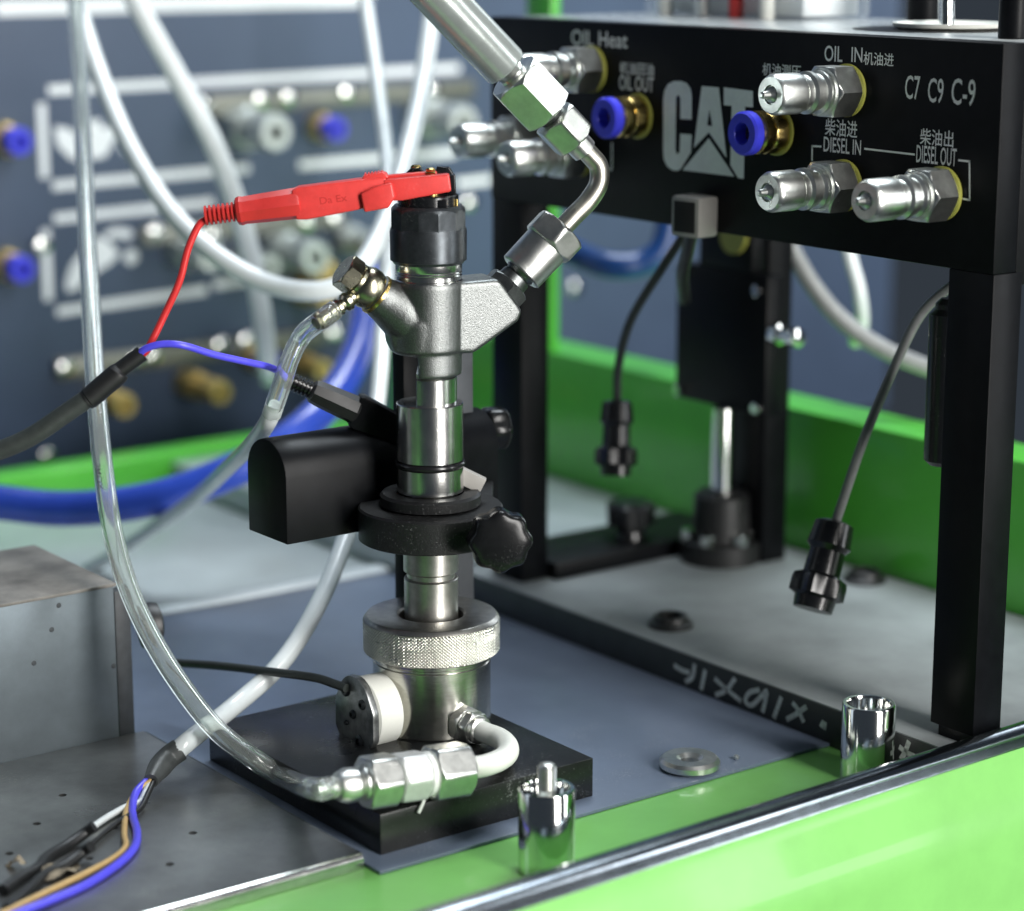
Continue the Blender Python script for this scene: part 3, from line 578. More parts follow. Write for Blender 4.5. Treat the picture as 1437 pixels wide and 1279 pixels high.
# hose outlet on the cup
o0 = Vector((-0.29, -2, 1.89)); oa = Vector((0.06, -1, -0.03)).normalized()
o0 = Vector((-0.12, -2.15, 2.12))
ou = obj('outlet_nut', MB().nut(o0, o0 + oa * 0.45, 0.66, 6).nut(o0 + oa * 0.47, o0 + oa * 0.9, 0.58, 6, rot=0.3), 'zinc', cup)
obj('outlet_collar', MB().lathe(o0, oa, [(0.88, 0.53), (1.1, 0.53), (1.15, 0.48), (1.2, 0.3)], 32), 'zinc', ou)

# clamp column and arm
cl = thing('clamp_stand', 'black clamp arm with star knobs and a ring gripping the injector', 'clamp', (2.4, 3.1, 1.5))
obj('column', MB().box(1.85, 4.1, 2.85, 3.5, 1.5, 16.1, 0.05), 'clamp_column', cl)
obj('guide_rail', MB().box(0.72, 1.84, 2.8, 3.55, 1.5, 16.0, 0.05), 'black_anodised', cl)
arm = []
for k in range(13):
    a = math.pi * k / 12; arm.append((2.1 + 1.3 * math.cos(a), 11.75 + 1.0 * math.sin(a)))
zb = 9.05
arm = [(1.85 + 1.4 + 1.4 * math.cos(math.pi * k / 14), 11.55 + 1.32 * math.sin(math.pi * k / 14)) for k in range(15)] + [(1.85, zb), (4.65, zb)]
obj('arm', MB().extrude(arm, -5.25, 4.6, (0, 0, 0), (0, 1, 0), (0, 0, 1), (1, 0, 0), 0.06), 'black_anodised', cl)
rg = obj('ring', MB().lathe((0, 0, 8.9), ZZ, [(0, 1.3), (0, 2.68), (0.05, 2.75), (1.22, 2.75), (1.3, 2.68), (1.3, 1.3)], 80, close=True), 'black_powder', cl)
obj('washer', MB().lathe((0, 0, 10.2), ZZ, [(0, 1.28), (0, 1.78), (0.08, 1.92), (0.42, 1.92), (0.52, 1.82), (0.52, 1.28)], 72, close=True), 'black_powder', cl)
obj('bracket', MB().obox((1.6, 0.9, 9.55), (0.6, 0.8, 0), (-0.8, 0.6, 0), 2.4, 1.6, 0.62, 0.08), 'black_powder', cl)
def star(c, axis, R, depth, parent, lobes=8):
    c = Vector(c); ax = Vector(axis).normalized()
    k = obj('star_knob', MB().lathe(c, ax, [(0, R * 0.75), (0.06, R * 0.94), (0.16, R), (depth * 0.62, R), (depth * 0.78, R * 0.985), (depth * 0.88, R * 0.94), (depth * 0.94, R * 0.86), (depth * 0.98, R * 0.72), (depth * 1.01, R * 0.5), (depth * 1.025, R * 0.25), (depth * 1.03, 0.02)], 128,
        shape=lambda ph, t, r: r * (1 + 0.055 * math.cos(lobes * ph) * min(1.0, (r / R) ** 6))), 'knob_plastic', parent, smooth=50)
    obj('stem', MB().lathe(c, -ax, [(0, 0.5), (0.9, 0.5), (1.0, 0.3), (2.2, 0.3)], 28), 'black_plastic', k)
    return k
star((0.18, -4.02, 9.77), (-0.44, -0.89, -0.03), 1.14, 1.0, cl)
star((4.7, 3.0, 12.0), (0.97, -0.2, 0.0), 0.85, 1.0, cl, 6)
obj('plate_tab', MB().obox((1.45, -0.49, 11.09), (0.8, -0.6, -0.5), (0.6, 0.8, 0), 0.6, 0.2, 0.3, 0.03), 'grey_plastic', cl)

# ------------------------------------------------------------------ the injector
EL = Vector((0.9577, -0.2878, 0)); EN = Vector((0.2878, 0.9577, 0))     # plane of its two side arms
RV = Vector((0.8, -0.6, 0))
inj = thing('fuel_injector', 'upright steel fuel injector with cast body, black cap nut and side ports', 'injector', (0, 0, 4.66))
def lat(p):                     # a point of that plane as (sideways, height)
    p = Vector(p); return (p.dot(EL), p.z)
src_m = MB()
src_m.lathe((0, 0, 16.1), ZZ, [(0, 1.1), (0.12, 1.30), (2.55, 1.32), (2.72, 1.26)], 48)
rarm = [lat(q) for q in ((0.28, -0.08, 18.76), (2.37, -0.72, 18.83), (3.27, -0.99, 17.57), (3.11, -0.94, 17.19), (1.42, -0.43, 16.07), (0.26, -0.08, 16.12))]
src_m.extrude(rarm, -0.92, 0.92, (0, 0, 0), EL, ZZ, EN, 0.16, 3)
boss0 = Vector((-0.32, 0.1, 17.16)); boss1 = Vector((-2.03, 0.62, 18.43)); bdir = (boss1 - boss0).normalized(); bl_ = (boss1 - boss0).length
src_m.lathe(boss0, bdir, [(0, 1.15), (bl_ * 0.45, 1.02), (bl_ * 0.75, 0.84), (bl_ - 0.08, 0.76), (bl_, 0.70)], 40)
src_m.lathe(EL * -0.30 + ZZ * 16.08, ZZ, [(0, 1.0), (0.15, 1.20), (1.2, 1.24), (2.0, 1.0)], 48)
larm = [lat(q) for q in ((-0.04, 0.01, 18.67), (-1.6, 0.49, 18.89), (-2.48, 0.75, 17.95), (-1.62, 0.49, 17.16), (-1.53, 0.46, 16.4), (-1.26, 0.38, 16.11), (-0.07, 0.02, 16.04))]
src_m.extrude(larm, -0.5, 0.5, (0, 0, 0), EL, ZZ, EN, 0.25, 3)
low = MB().lathe((0, 0, 15.25), ZZ, [(0, 1.18), (0.1, 1.22), (1.4, 1.22)], 48).clamp(RV, -0.38)
src_m.v_off = 0
src_m.add(low.v, low.f)
def remeshed(mb, voxel, it):
    me = mesh_of('tmp', mb, Vector((0, 0, 0)), 0); o = bpy.data.objects.new('tmp', me); COL.objects.link(o)
    r = o.modifiers.new('r', 'REMESH'); r.mode = 'VOXEL'; r.voxel_size = voxel * S
    s = o.modifiers.new('s', 'SMOOTH'); s.factor = 0.5; s.iterations = it
    dg = bpy.context.evaluated_depsgraph_get(); e = bpy.data.meshes.new_from_object(o.evaluated_get(dg))
    out = MB().add([v.co / S for v in e.vertices], [tuple(p.vertices) for p in e.polygons])
    bpy.data.objects.remove(o); bpy.data.meshes.remove(me); bpy.data.meshes.remove(e); return out
obj('cast_body', remeshed(src_m, 0.045, 14), 'cast_steel', inj, smooth=70)
obj('neck', MB().lathe((0, 0, 18.7), ZZ, [(0, 1.26), (0.12, 1.26), (0.16, 1.22), (0.28, 1.22), (0.31, 1.25), (0.36, 1.22), (0.41, 1.25), (0.46, 1.22), (0.51, 1.25), (0.9, 1.25)], 64), 'steel', inj)
cap = obj('cap_nut', MB().lathe((0, 0, 19.45), ZZ, [(0, 1.30), (0.1, 1.36), (0.12, 1.42), (1.18, 1.43), (1.3, 1.40)], 96), 'black_oxide', inj)
obj('cap_facets', MB().lathe((0, 0, 20.6), ZZ, [(0, 1.43), (0.03, 1.43), (0.08, 1.43), (0.13, 1.43), (0.18, 1.43), (0.22, 1.43), (0.7, 1.43), (0.75, 1.415), (0.8, 1.40), (0.85, 1.375), (0.9, 1.35), (1.0, 1.25)], 144, shape=lambda ph, t, r: min(r, max(hexr(ph, 1.365, 12, 0.05), 1.435 - 0.34 * t)), u=tuple(RV)), 'black_oxide', cap, smooth=14)
# connector head on top
hd = obj('connector_head', MB().lathe((0, 0, 21.4), ZZ, [(0, 1.12), (0.55, 1.12), (0.6, 1.08), (0.62, 0.6)], 64), 'black_plastic', inj)
HV = Vector((0.6, 0.8, 0))
wall = [(-1.02, 0), (-1.0, 0.55), (-0.62, 0.92), (-0.25, 0.95), (-0.22, 0.8), (0.28, 0.8), (0.32, 0.98), (0.78, 0.95), (1.0, 0.6), (1.02, 0)]
obj('shroud', MB().extrude(wall, 0.12, 0.62, (0, 0, 22.0), RV, ZZ, HV, 0.04), 'black_plastic', hd)
obj('shroud', MB().extrude([(0.72, 0), (0.72, 0.72), (1.0, 0.72), (1.04, 0)], -0.3, 0.2, (0, 0, 22.0), RV, ZZ, HV, 0.03), 'black_plastic', hd)
obj('latch', MB().obox(RV * 0.55 - HV * 0.97 + ZZ * 21.72, RV, HV, 0.2, 0.09, 0.17, 0.03), 'black_plastic', hd)
obj('latch', MB().obox(RV * 1.04 - HV * 0.42 + ZZ * 21.66, HV, -RV, 0.1, 0.06, 0.2, 0.02), 'brass', hd)
for q in (RV * 0.12 - HV * 0.45, RV * -0.45 + HV * 0.4):
    thr = [(0, 0.2), (0.5, 0.2)]
    for k in range(5): thr += [(0.5 + k * 0.08, 0.2), (0.54 + k * 0.08, 0.165)]
    obj('terminal_screw', MB().lathe(q + ZZ * 22.0, ZZ, thr + [(0.95, 0.19), (1.0, 0.12)] if q.dot(HV) < 0 else [(0, 0.2), (0.95, 0.2), (1.02, 0.14)], 24), 'brass', hd)
    obj('terminal_washer', MB().lathe(q + ZZ * 22.02, ZZ, [(0, 0.34), (0.1, 0.34)], 24), 'brass', hd)
# machined lower body
obj('waist', MB().lathe((0, 0, 14.1), ZZ, [(0, 1.03), (1.05, 1.03), (1.1, 0.98), (1.12, 0.94), (1.2, 0.94), (1.22, 1.0), (1.3, 1.0)], 64).clamp(RV, -0.46), 'steel', inj)
obj('barrel', MB().lathe((0, 0, 10.72), ZZ, [(0, 1.20), (0.06, 1.26), (0.98, 1.26), (1.0, 1.16), (1.26, 1.16), (1.28, 1.26), (3.42, 1.26), (3.46, 1.22), (3.47, 1.0)], 72), 'steel', inj)
obj('o_ring', MB().lathe((0, 0, 11.84), ZZ, [(0.13 * math.sin(2 * math.pi * k / 12), 1.235 + 0.11 * math.cos(2 * math.pi * k / 12)) for k in range(12)], 64, close=True), 'black_gloss_rubber', inj, smooth=80)
obj('nozzle_shaft', MB().lathe((0, 0, 4.7), ZZ, [(0, 0.95), (0.06, 1.03), (2.62, 1.03), (2.66, 1.0), (2.68, 0.92), (2.86, 0.92), (2.9, 1.0), (2.95, 1.05), (6.1, 1.05)], 64), 'satin_steel', inj)
# leak-off banjo on the left arm
b0 = Vector((-1.95, 0.59, 18.37)); b1 = Vector((-3.24, 0.98, 19.42)); bd = (b1 - b0).normalized(); BL = (b1 - b0).length
bj = obj('banjo', MB().lathe(b0, bd, [(0.02, 0.66), (0.12, 0.72), (0.32, 0.79), (0.6, 0.79), (0.82, 0.68), (0.88, 0.58)], 48), 'olive_plating', inj, smooth=60)
obj('seal_washer', MB().lathe(b0, bd, [(-0.10, 0.76), (-0.08, 0.80), (0.02, 0.80), (0.04, 0.74)], 40), 'brass', bj)
obj('seal_washer', MB().lathe(b0, bd, [(0.84, 0.60), (0.86, 0.66), (0.98, 0.66), (1.0, 0.6)], 40), 'olive_plating', bj)
obj('banjo_bolt', MB().nut(b0 + bd * 1.0, b0 + bd * 1.62, 0.60, 6, u=(0, 0, 1), rot=0.35), 'olive_plating', bj)
n0 = b0 + bd * 0.45; n1 = Vector((-4.54, 0.65, 17.54)); nd = (n1 - n0); NL = nd.length; nd.normalize()
obj('hose_barb', MB().lathe(n0, nd, [(0.3, 0.30), (0.85, 0.27), (0.95, 0.36), (1.1, 0.34), (1.2, 0.24), (1.3, 0.24), (1.38, 0.33), (1.5, 0.31), (1.56, 0.24), (1.66, 0.24), (1.74, 0.32), (1.9, 0.31), (1.95, 0.27), (NL - 0.1, 0.30), (NL, 0.26)], 36), 'olive_plating', bj)
# inlet port on the right arm
r0 = Vector((2.81, -0.85, 18.22)); r1 = Vector((4.89, -1.49, 20.3)); rd_ = (r1 - r0).normalized()
pt = obj('inlet_port', MB().nut(r0 - rd_ * 0.15, r0 + rd_ * 0.42, 0.78, 6, u=tuple(EN), rot=0.35), 'dark_steel', inj)
obj('port_thread', MB().lathe(r0, rd_, [(0.4, 0.62), (0.75, 0.58), (0.8, 0.52), (0.95, 0.62), (1.0, 0.56), (1.08, 0.62), (1.14, 0.56), (1.22, 0.62), (1.5, 0.6)], 40), 'dark_steel', pt)

# ------------------------------------------------------------------ high pressure line
hp = thing('pressure_line', 'bent high pressure pipe with hex nuts coming down to the injector inlet', 'pipe', tuple(r0 + rd_))
obj('sleeve_nut', MB().lathe(r0, rd_, [(0.95, 0.80), (1.0, 0.88), (2.35, 0.90), (2.4, 0.90)], 56), 'zinc', hp)
obj('sleeve_hex', MB().nut(r0 + rd_ * 2.38, r0 + rd_ * 3.3, 0.98, 6, u=tuple(EN), rot=0.28), 'zinc', hp)
pe = r0 + rd_ * 3.2
d2 = (Vector((1.08, -0.33, 28.49)) - Vector((5.59, -1.7, 23.76))).normalized()
bendpts = [pe, pe + rd_ * 0.7, Vector((6.1, -1.85, 21.49)), Vector((6.48, -1.97, 22.12)), Vector((6.48, -1.97, 22.76)), Vector((6.17, -1.87, 23.18)), Vector((5.7, -1.73, 23.65))]
obj('pipe', MB().tube(bendpts, 0.375, 24, 10), 'satin_pipe', hp)
k0 = Vector((5.97, -1.81, 23.34))
obj('pipe_collar', MB().lathe(k0, d2, [(0, 0.42), (0.05, 0.50), (0.75, 0.52)], 36), 'zinc', hp)
obj('union_nut', MB().nut(k0 + d2 * 0.62, k0 + d2 * 1.85, 0.80, 6, u=tuple(EN), rot=0.45), 'zinc_bright', hp)
obj('union_neck', MB().lathe(k0, d2, [(1.8, 0.5), (1.95, 0.55), (2.15, 0.62), (2.2, 0.62)], 36), 'dark_steel', hp)
obj('adapter_nut', MB().nut(k0 + d2 * 2.15, k0 + d2 * 4.1, 1.0, 6, u=tuple(EN), rot=0.35), 'zinc_bright', hp)
obj('hose_collar', MB().lathe(k0, d2, [(4.05, 0.55), (4.2, 0.5), (4.5, 0.62), (4.6, 0.6)], 36), 'zinc', hp)
obj('hose', MB().lathe(k0, d2, [(4.45, 0.70), (4.5, 0.82), (4.6, 0.86), (16, 0.86)], 48), 'grey_pipe', hp)

# ------------------------------------------------------------------ clips, wires
def clip(t, A, B, w, tip, jaw, mats, strain):
    # A: cable end of the handle, B: jaw end; flat body with stepped handle
    A = Vector(A); B = Vector(B); d = (B - A); L = d.length; d.normalize()
    side = d.cross(ZZ).normalized(); up = side.cross(d).normalized()
    return d, L, side, up
rc = thing('red_clip', 'red plastic test clip gripping a brass screw on the injector head', 'clip', (-1.35, 0.85, 21.94))
A = Vector((-7.02, 4.16, 21.3)); Bq = Vector((0.33, -0.96, 22.48)); d = Bq - A; L = d.length; d.normalize(); side = d.cross(ZZ).normalized(); up = side.cross(d).normalized()
rib = []
for k in range(7): rib += [(k * 0.165, 0.36), (k * 0.165 + 0.06, 0.36), (k * 0.165 + 0.08, 0.27), (k * 0.165 + 0.15, 0.27)]
obj('strain_relief', MB().lathe(A, d, [(0, 0.2)] + rib + [(1.2, 0.38), (1.25, 0.3)], 32), 'red_boot', rc)
hl = L * 0.375
bt = MB().lathe(A, d, [(1.12, 0.40), (1.18, 0.50), (1.3, 0.54), (1.45, 0.51), (2.2, 0.54), (hl, 0.58), (hl + 0.1, 0.54)], 48, shape=lambda ph, t, r: min(r * 1.05, hexr(ph, r * 0.92, 8, 0.39)), u=tuple(up))
obj('boot', bt, 'red_boot', rc, smooth=24)
def prof_ext(pts, w0, w1, bev): return MB().extrude(pts, w0, w1, A, d, up, side, bev, 3)
bl = L * 0.745
obj('clip_body', prof_ext([(hl - 0.1, -0.55), (hl - 0.12, 0.52), (hl + 0.15, 0.60), (bl - 0.3, 0.58), (bl, 0.52), (bl + 0.1, -0.1), (bl - 0.1, -0.40), (bl - 1.2, -0.50), (hl + 0.3, -0.60)], -0.42, 0.42, 0.06), 'red_plastic', rc)
obj('slider_grip', prof_ext([(bl - 0.95, -0.60), (bl - 0.98, 0.10), (bl - 0.4, 0.28), (bl + 0.2, 0.34), (bl + 0.25, -0.2), (bl - 0.05, -0.56)], 0.30, 0.62, 0.08), 'red_plastic', rc)
obj('top_lever', prof_ext([(bl - 0.9, 0.54), (bl - 0.8, 0.68), (bl - 0.1, 0.74), (bl + 0.05, 0.66), (bl + 0.1, 0.48)], -0.3, 0.36, 0.05), 'red_plastic', rc)
for k in range(6): obj('grip_rib', prof_ext([(bl - 0.78 + k * 0.12, 0.66), (bl - 0.74 + k * 0.12, 0.76), (bl - 0.70 + k * 0.12, 0.76), (bl - 0.67 + k * 0.12, 0.66)], -0.22, 0.32, 0.0), 'red_plastic', rc)
obj('jaw', prof_ext([(bl - 0.1, -0.32), (bl - 0.1, 0.46), (bl + 0.3, 0.44), (L - 0.05, 0.36), (L, 0.32), (L, -0.26), (L - 0.1, -0.30), (bl + 0.5, -0.38)], -0.05, 0.45, 0.06), 'red_plastic', rc)
obj('jaw', prof_ext([(bl - 0.1, 0.10), (bl - 0.1, 0.54), (bl + 0.3, 0.54), (L - 0.45, 0.46), (L - 0.42, 0.22), (bl + 0.3, 0.2)], -0.5, -0.1, 0.05), 'red_plastic', rc)
obj('lettering', text_mb('Da Ex', A + d * (hl + 0.85) - up * 0.12 + side * 0.423, d, up, 1.0, 0.26), 'red_boot', rc, smooth=0)

obj_r = obj('red_wire', MB().tube([(-7, 4.11, 21.17), (-7.28, 4.25, 20.92), (-7.64, 4.41, 20.09), (-7.95, 4.56, 18.92), (-8.43, 4.84, 17.74), (-9.05, 5.08, 16.49), (-9.23, 5.27, 16.22)], 0.135, 14), 'red_wire', None, (-7.86, 4.83, 18.74))
tag(obj_r, 'thin red wire curving from the red clip down to the black cable', 'wire')
obj_b = obj('blue_wire', MB().tube([(-9.43, 5.17, 16.26), (-9.24, 4.85, 16.52), (-8.8, 4.44, 16.69), (-8.14, 4.05, 16.62), (-6.91, 4.02, 16.15), (-5.5, 4.12, 15.71), (-4.43, 4.11, 15.37), (-3.83, 4.07, 14.98), (-3.46, 3.96, 14.68)], 0.135, 14), 'blue_wire', None, (-7.16, 3.59, 16.24))
tag(obj_b, 'thin blue wire running from the black cable to the black clip', 'wire')
cb = thing('black_cable', 'thick black cable with heat shrink sleeve where red and blue wires leave', 'cable', (-12.6, 6.82, 13.25))
obj('jacket', MB().tube([(-15.24, 8.55, 12.35), (-13.92, 7.69, 12.81), (-12.9, 7.07, 13.32), (-11.86, 6.5, 14.09), (-10.97, 6.03, 14.76), (-10.45, 5.76, 15.16)], 0.36, 20), 'dark_cable', cb)
obj('heat_shrink', MB().tube([(-11.14, 6.11, 14.6), (-10.92, 6, 14.78), (-10.44, 5.76, 15.22), (-10.13, 5.61, 15.5), (-10, 5.56, 15.68), (-9.86, 5.49, 15.8), (-9.25, 5.17, 16.29)], 0.42, 24, 6, rfun=lambda t: 0.92 if t < 0.06 else 1.0 if t < 0.58 else 1.0 - (t - 0.58) * 2.2 if t < 0.7 else 0.72), 'black_rubber', cb)

bc = thing('black_clip', 'black plastic test clip reaching behind the injector barrel', 'clip', (-1.65, 2.53, 13.53))
A = Vector((-3.62, 4.11, 14.78)); Bq = Vector((0.24, 2.14, 12.63)); d = Bq - A; L = d.length; d.normalize(); side = d.cross(ZZ).normalized(); up = side.cross(d).normalized()
rib = []
for k in range(6): rib += [(k * 0.16, 0.34), (k * 0.16 + 0.07, 0.34), (k * 0.16 + 0.08, 0.25), (k * 0.16 + 0.14, 0.25)]
obj('strain_relief', MB().lathe(A, d, [(0, 0.18)] + rib + [(1.0, 0.33)], 28), 'black_plastic', bc)
obj('boot', MB().lathe(A, d, [(0.9, 0.36), (1.0, 0.46), (1.3, 0.50), (2.8, 0.56), (2.9, 0.5)], 48, shape=lambda ph, t, r: min(r * 1.05, hexr(ph, r * 0.92, 8, 0.39)), u=tuple(up)), 'black_rubber', bc, smooth=24)
obj('clip_body', MB().extrude([(2.75, -0.62), (2.7, 0.6), (2.9, 0.68), (L, 0.5), (L, -0.5), (3.0, -0.66)], -0.4, 0.4, A, d, up, side, 0.06), 'black_anodised', bc)

# ------------------------------------------------------------------ hoses
def hose(name, label, path, r, m, cat='hose', inner=None, sub=8, seg=20):
    o = obj(name, MB().tube(path, r, seg, sub, inner=inner), m, None, path[len(path) // 2], 60); tag(o, label, cat); return o
# coupling hose of the cup
e0 = o0 + oa * 1.0
cpl0 = Vector((-3.37, -6.96, 2.45)); cpl1 = Vector((-8.83, -6.47, 2.8)); cd = (cpl1 - cpl0).normalized(); CL = (cpl1 - cpl0).length
el = thing('elbow_hose', 'white plastic elbow hose with three hex couplings below the cup', 'hose', tuple(along(cpl0, cpl1, 0.5)))
obj('elbow', MB().tube([e0, e0 + oa * 0.5, (0.02, -4.35, 2.08), (-0.25, -5.2, 2.1), (-0.85, -6.0, 2.15), (-1.7, -6.6, 2.25), (-2.7, -6.95, 2.36), tuple(cpl0 + cd * 0.1), tuple(cpl0 + cd * 0.5)], 0.40, 24, 8), 'white_plastic', el, smooth=60)
obj('coupling_nut', MB().nut(cpl0 + cd * 0.05, cpl0 + cd * 1.55, 0.90, 6, u=(0, 0, 1), rot=0.12), 'zinc', el)
obj('sealing_tape', MB().lathe(cpl0, cd, [(1.5, 0.7), (1.55, 0.8), (1.75, 0.8), (1.8, 0.7)], 36).tube([cpl0 + cd * 1.65 - ZZ * 0.7, cpl0 + cd * 1.85 - ZZ * 1.0 + Vector((-0.1, -0.2, 0)), cpl0 + cd * 2.0 - ZZ * 1.3 + Vector((-0.15, -0.25, 0))], 0.06, 8, 4), 'ptfe_tape', el)
obj('coupling_nut', MB().nut(cpl0 + cd * 1.78, cpl0 + cd * 2.9, 0.80, 6, u=(0, 0, 1), rot=0.12), 'aluminium', el)
obj('coupling_neck', MB().lathe(cpl0, cd, [(2.8, 0.66), (3.05, 0.66)], 36), 'zinc', el)
obj('coupling_nut', MB().nut(cpl0 + cd * 2.98, cpl0 + cd * 4.15, 0.86, 6, u=(0, 0, 1), rot=0.12), 'zinc', el)
obj('ferrule', MB().lathe(cpl0, cd, [(4.1, 0.66), (4.25, 0.62), (4.35, 0.48), (4.5, 0.60), (4.85, 0.62), (5.15, 0.5), (5.25, 0.36), (5.5, 0.34), (5.55, 0.28), (6.0, 0.27)], 40), 'zinc', el)
ce = cpl0 + cd * 5.35
path = [tuple(ce), tuple(ce + cd * 0.7 + ZZ * 0.05)] + [(-7.04, -0.59, 0.98), (-7.75, 0.64, 1.61), (-8.52, 1.99, 2.56), (-9.14, 3.69, 4.18), (-9.5, 5.2, 5.83), (-9.62, 6.54, 7.5), (-9.41, 7.95, 9.41), (-8.72, 9.82, 11.5), (-7.66, 12.25, 13.82), (-6.01, 15.67, 16.66), (-3.87, 20.03, 19.6), (-1.22, 25.35, 22.74), (1.36, 30.64, 25.58), (4.51, 37.05, 29.39)]
ch = hose('clear_hose', 'clear plastic hose hanging down to the hex coupling beside the cup', path, 0.395, 'clear_hose', inner=0.25, seg=28)
hp_c = Vector((-9.43, 8.59, 10.47)); hp_t = (Vector((-9.08, 9.53, 11.54)) - hp_c).normalized(); hp_n = (Vector((-49.2, -70.7, 31.7)) - hp_c).normalized(); hp_u = hp_n.cross(hp_t).normalized()
obj('hose_print', text_mb('XOME', hp_c + hp_n * 0.06 - hp_u * 0.1, hp_t, hp_u, 1.2, 0.2), 'ink', ch, smooth=0)
# leak-off hose
hb = Vector(n1) - nd * 0.9
hose('leak_hose', 'short clear hose on the brass barb of the injector', [tuple(hb), tuple(hb + nd * 0.6)] + [(-3.81, 2.76, 16.75), (-4.19, 3.05, 15.88), (-4.4, 3.24, 15.06), (-4.46, 3.59, 14.36), (-4.44, 4.12, 13.56)], 0.37, 'clear_hose', inner=0.25)
hose('drain_hose', 'milky drain hose passing behind the blue hose from the clear hose end', [(-4.38, 3.95, 14.02), (-4.38, 4.49, 13.21), (-3.45, 7.23, 11.77), (-1.31, 12.69, 9.59), (1.41, 20.06, 6.59), (2.43, 26.15, 3.66), (2.24, 30.72, 1.18), (1.87, 33.19, -0.12)], 0.34, 'white_hose')
hose('white_hose', 'white hose hanging in a wide U loop behind the red clip', [(5.21, 39.08, 29.34), (4.92, 37.43, 27.28), (4.38, 34.46, 24.45), (3.64, 30.32, 21.48), (3.29, 25.99, 18.83), (3.74, 22.56, 17), (4.87, 20.1, 15.85), (5.84, 18.01, 15.59), (7.11, 17.14, 15.87), (8.77, 17.48, 16.92), (10.92, 18.91, 18.63), (13.73, 21.39, 21.24), (16.41, 24.02, 24), (19.01, 26.85, 27.28), (20.64, 28.77, 29.32)], 0.46, 'white_hose', seg=24)
hose('white_hose', 'straight white hose sloping down to a blue push fitting on the panel', [(7.39, 37.44, 29.34), (7.91, 36.45, 27.24), (9.41, 35.69, 24.02), (10.9, 34.87, 20.57), (12.51, 35.09, 16.57), (13.75, 35.6, 12.64), (14.67, 36.43, 8.96), (17.68, 41.22, 6.7)], 0.56, 'white_hose')
hose('white_cable', 'long white cable passing behind the clamp arm down to the tray', [(19.22, 33.67, 29.26), (18.66, 32.2, 27.13), (16.93, 28.68, 23.73), (14.53, 24.36, 20.28), (11.8, 20.37, 17.08), (8.98, 16.53, 14.15), (6.13, 12.78, 11.48), (3.67, 10.11, 9.13), (1.06, 7.64, 7.1), (-1.5, 5.79, 5.1), (-3.71, 5.02, 3.34), (-6.06, 4.65, 2.16)]+[(-8.88, 3, 1.9), (-9.84, 2.93, 1.4)], 0.37, 'white_hose')
hose('blue_hose', 'thick glossy blue hose sweeping across the green ledge and upward', [(-5.19, 32.21, 4.83), (-3.58, 30.94, 4.63), (-1.43, 29.25, 4.36), (0.77, 27.64, 4.5), (3.03, 26.09, 5.03), (5.35, 24.64, 6.03), (8.24, 24.1, 7.28), (11.26, 24.82, 8.76), (14.24, 26.9, 10.4), (16.56, 29.47, 12.02), (18.43, 32.4, 13.74)], 0.86, 'blue_hose', seg=28)
hose('blue_hose', 'dark blue hose looping behind the black frame', [(28.88, 29.96, 14.68), (28.52, 27.61, 14.5), (28.69, 24.78, 14.04), (30.21, 23.66, 14.11), (31.25, 23.15, 15.03), (31.83, 23.29, 17.06), (32.34, 23.85, 20.38)], 0.72, 'dark_blue_hose', seg=24)
hose('grey_tube', 'grey tube curving under the crossbeam behind the slanted cable', [(27.9, 11.16, 18.15), (28.32, 10.42, 16.65), (28.94, 9.43, 14.82), (29.82, 8.31, 13.22), (31.14, 6.94, 11.89), (32.78, 5.44, 10.96), (34.09, 4.33, 10.49)], 0.42, 'grey_tube')
hose('grey_tube', 'short white tube dropping from the crossbeam behind the grey tube', [(31.93, 10.43, 17.23), (32, 9.95, 15.7), (32.13, 9.42, 14.18), (32.74, 9.76, 12.48), (33.76, 11.21, 11.28)], 0.34, 'white_hose')
hose('sensor_cable', 'thin dark cable running from the cup sensor to the metal box', [(-3.76, 0.25, 3.57), (-3.88, 0.86, 3.6), (-4.09, 2.04, 3.59), (-4.58, 4.38, 3.3), (-5.16, 7.27, 2.9), (-5.81, 10.19, 2.42)], 0.17, 'dark_cable', 'cable')
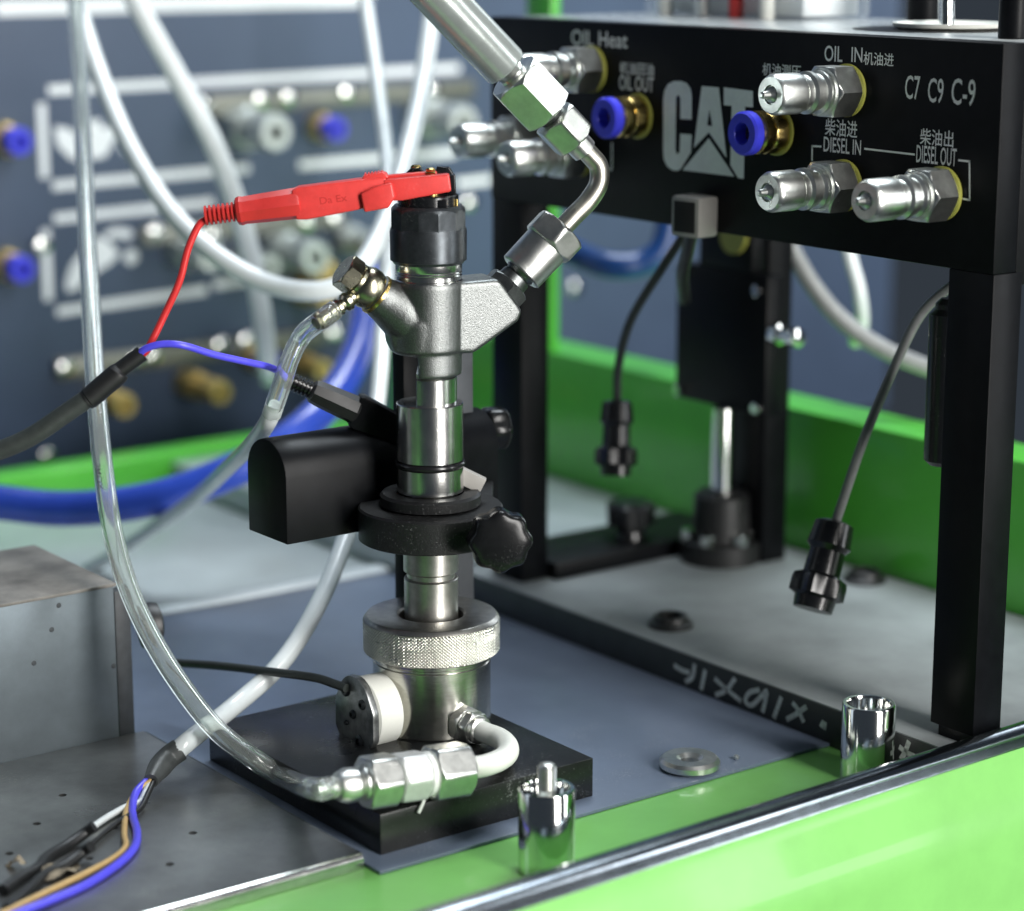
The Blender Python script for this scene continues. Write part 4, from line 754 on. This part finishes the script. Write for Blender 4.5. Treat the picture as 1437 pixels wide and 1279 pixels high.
# split cable end on the tray
sv = thing('cable_sleeve', 'black heat shrink sleeve at the end of the white cable on the tray', 'sleeve', (-9.84, 3.98, 0.64))
obj('sleeve', MB().tube([(-9.47, 2.93, 1.6), (-9.94, 2.98, 1.35), (-10.56, 2.61, 1.15), (-11.16, 2.07, 1)], 0.44, 24, 8, rfun=lambda t: 1 if t < 0.6 else 1 - 0.45 * (t - 0.6) / 0.4 * 0.8), 'sleeve_grey', sv)
def zp(l, dz=0.0): return l
wz = 0.4
def wire(label, path, r, m): hose('wire', label, path, r, m, 'wire', seg=12)
wire('white wire leaving the sleeve on the tray, ending in black shrink tube', [(-11.04, 2.17, 1), (-11.57, 1.75, 0.75), (-11.98, 1.43, 0.56), (-12.63, 1.3, 0.56), (-13.54, 0.86, 0.56), (-14.53, 0.25, 0.56)], 0.125, 'white_wire')
wire('thin black wire leaving the sleeve on the tray', [(-11.07, 2.01, 1), (-11.65, 1.45, 0.75), (-12.32, 0.8, 0.56), (-13.26, 0.31, 0.56), (-14.41, -0.5, 0.56), (-15.45, -1.34, 0.56)], 0.105, 'black_rubber')
wire('tan wire looping over the tray', [(-11.16, 2.07, 1), (-11.82, 1.94, 0.75), (-12.69, 1.08, 0.56), (-13.85, -0.92, 0.56), (-14.36, -2, 0.56), (-15.15, -2.67, 0.56), (-16.55, -3.31, 0.56), (-18.15, -3.89, 0.56), (-20.3, -4.7, 0.56)], 0.115, 'tan_wire')
wire('bright blue wire looping over the tray', [(-11.17, 2.27, 1), (-11.93, 1.84, 0.75), (-12.72, 0.59, 0.56), (-13.43, -1.07, 0.56), (-14.19, -2.29, 0.56), (-15.37, -3.29, 0.56), (-16.99, -4.18, 0.56), (-18.51, -4.63, 0.56), (-20.21, -5.04, 0.56)], 0.15, 'blue_wire')
wire('black shrink tube over the white wire', [(-14.88, -0.69, 1), (-15.18, -0.51, 0.75), (-16.02, -0.75, 0.56), (-16.99, -1.29, 0.56), (-17.6, -1.91, 0.56), (-18.43, -2.35, 0.56), (-19.39, -2.96, 0.56)], 0.21, 'black_rubber')
wire('black shrink tube over the thin black wire', [(-15.79, -2.27, 1), (-15.99, -1.99, 0.75), (-16.76, -2.24, 0.56), (-17.68, -2.61, 0.56), (-18.71, -3.47, 0.56), (-19.92, -4.42, 0.56)], 0.20, 'black_rubber')
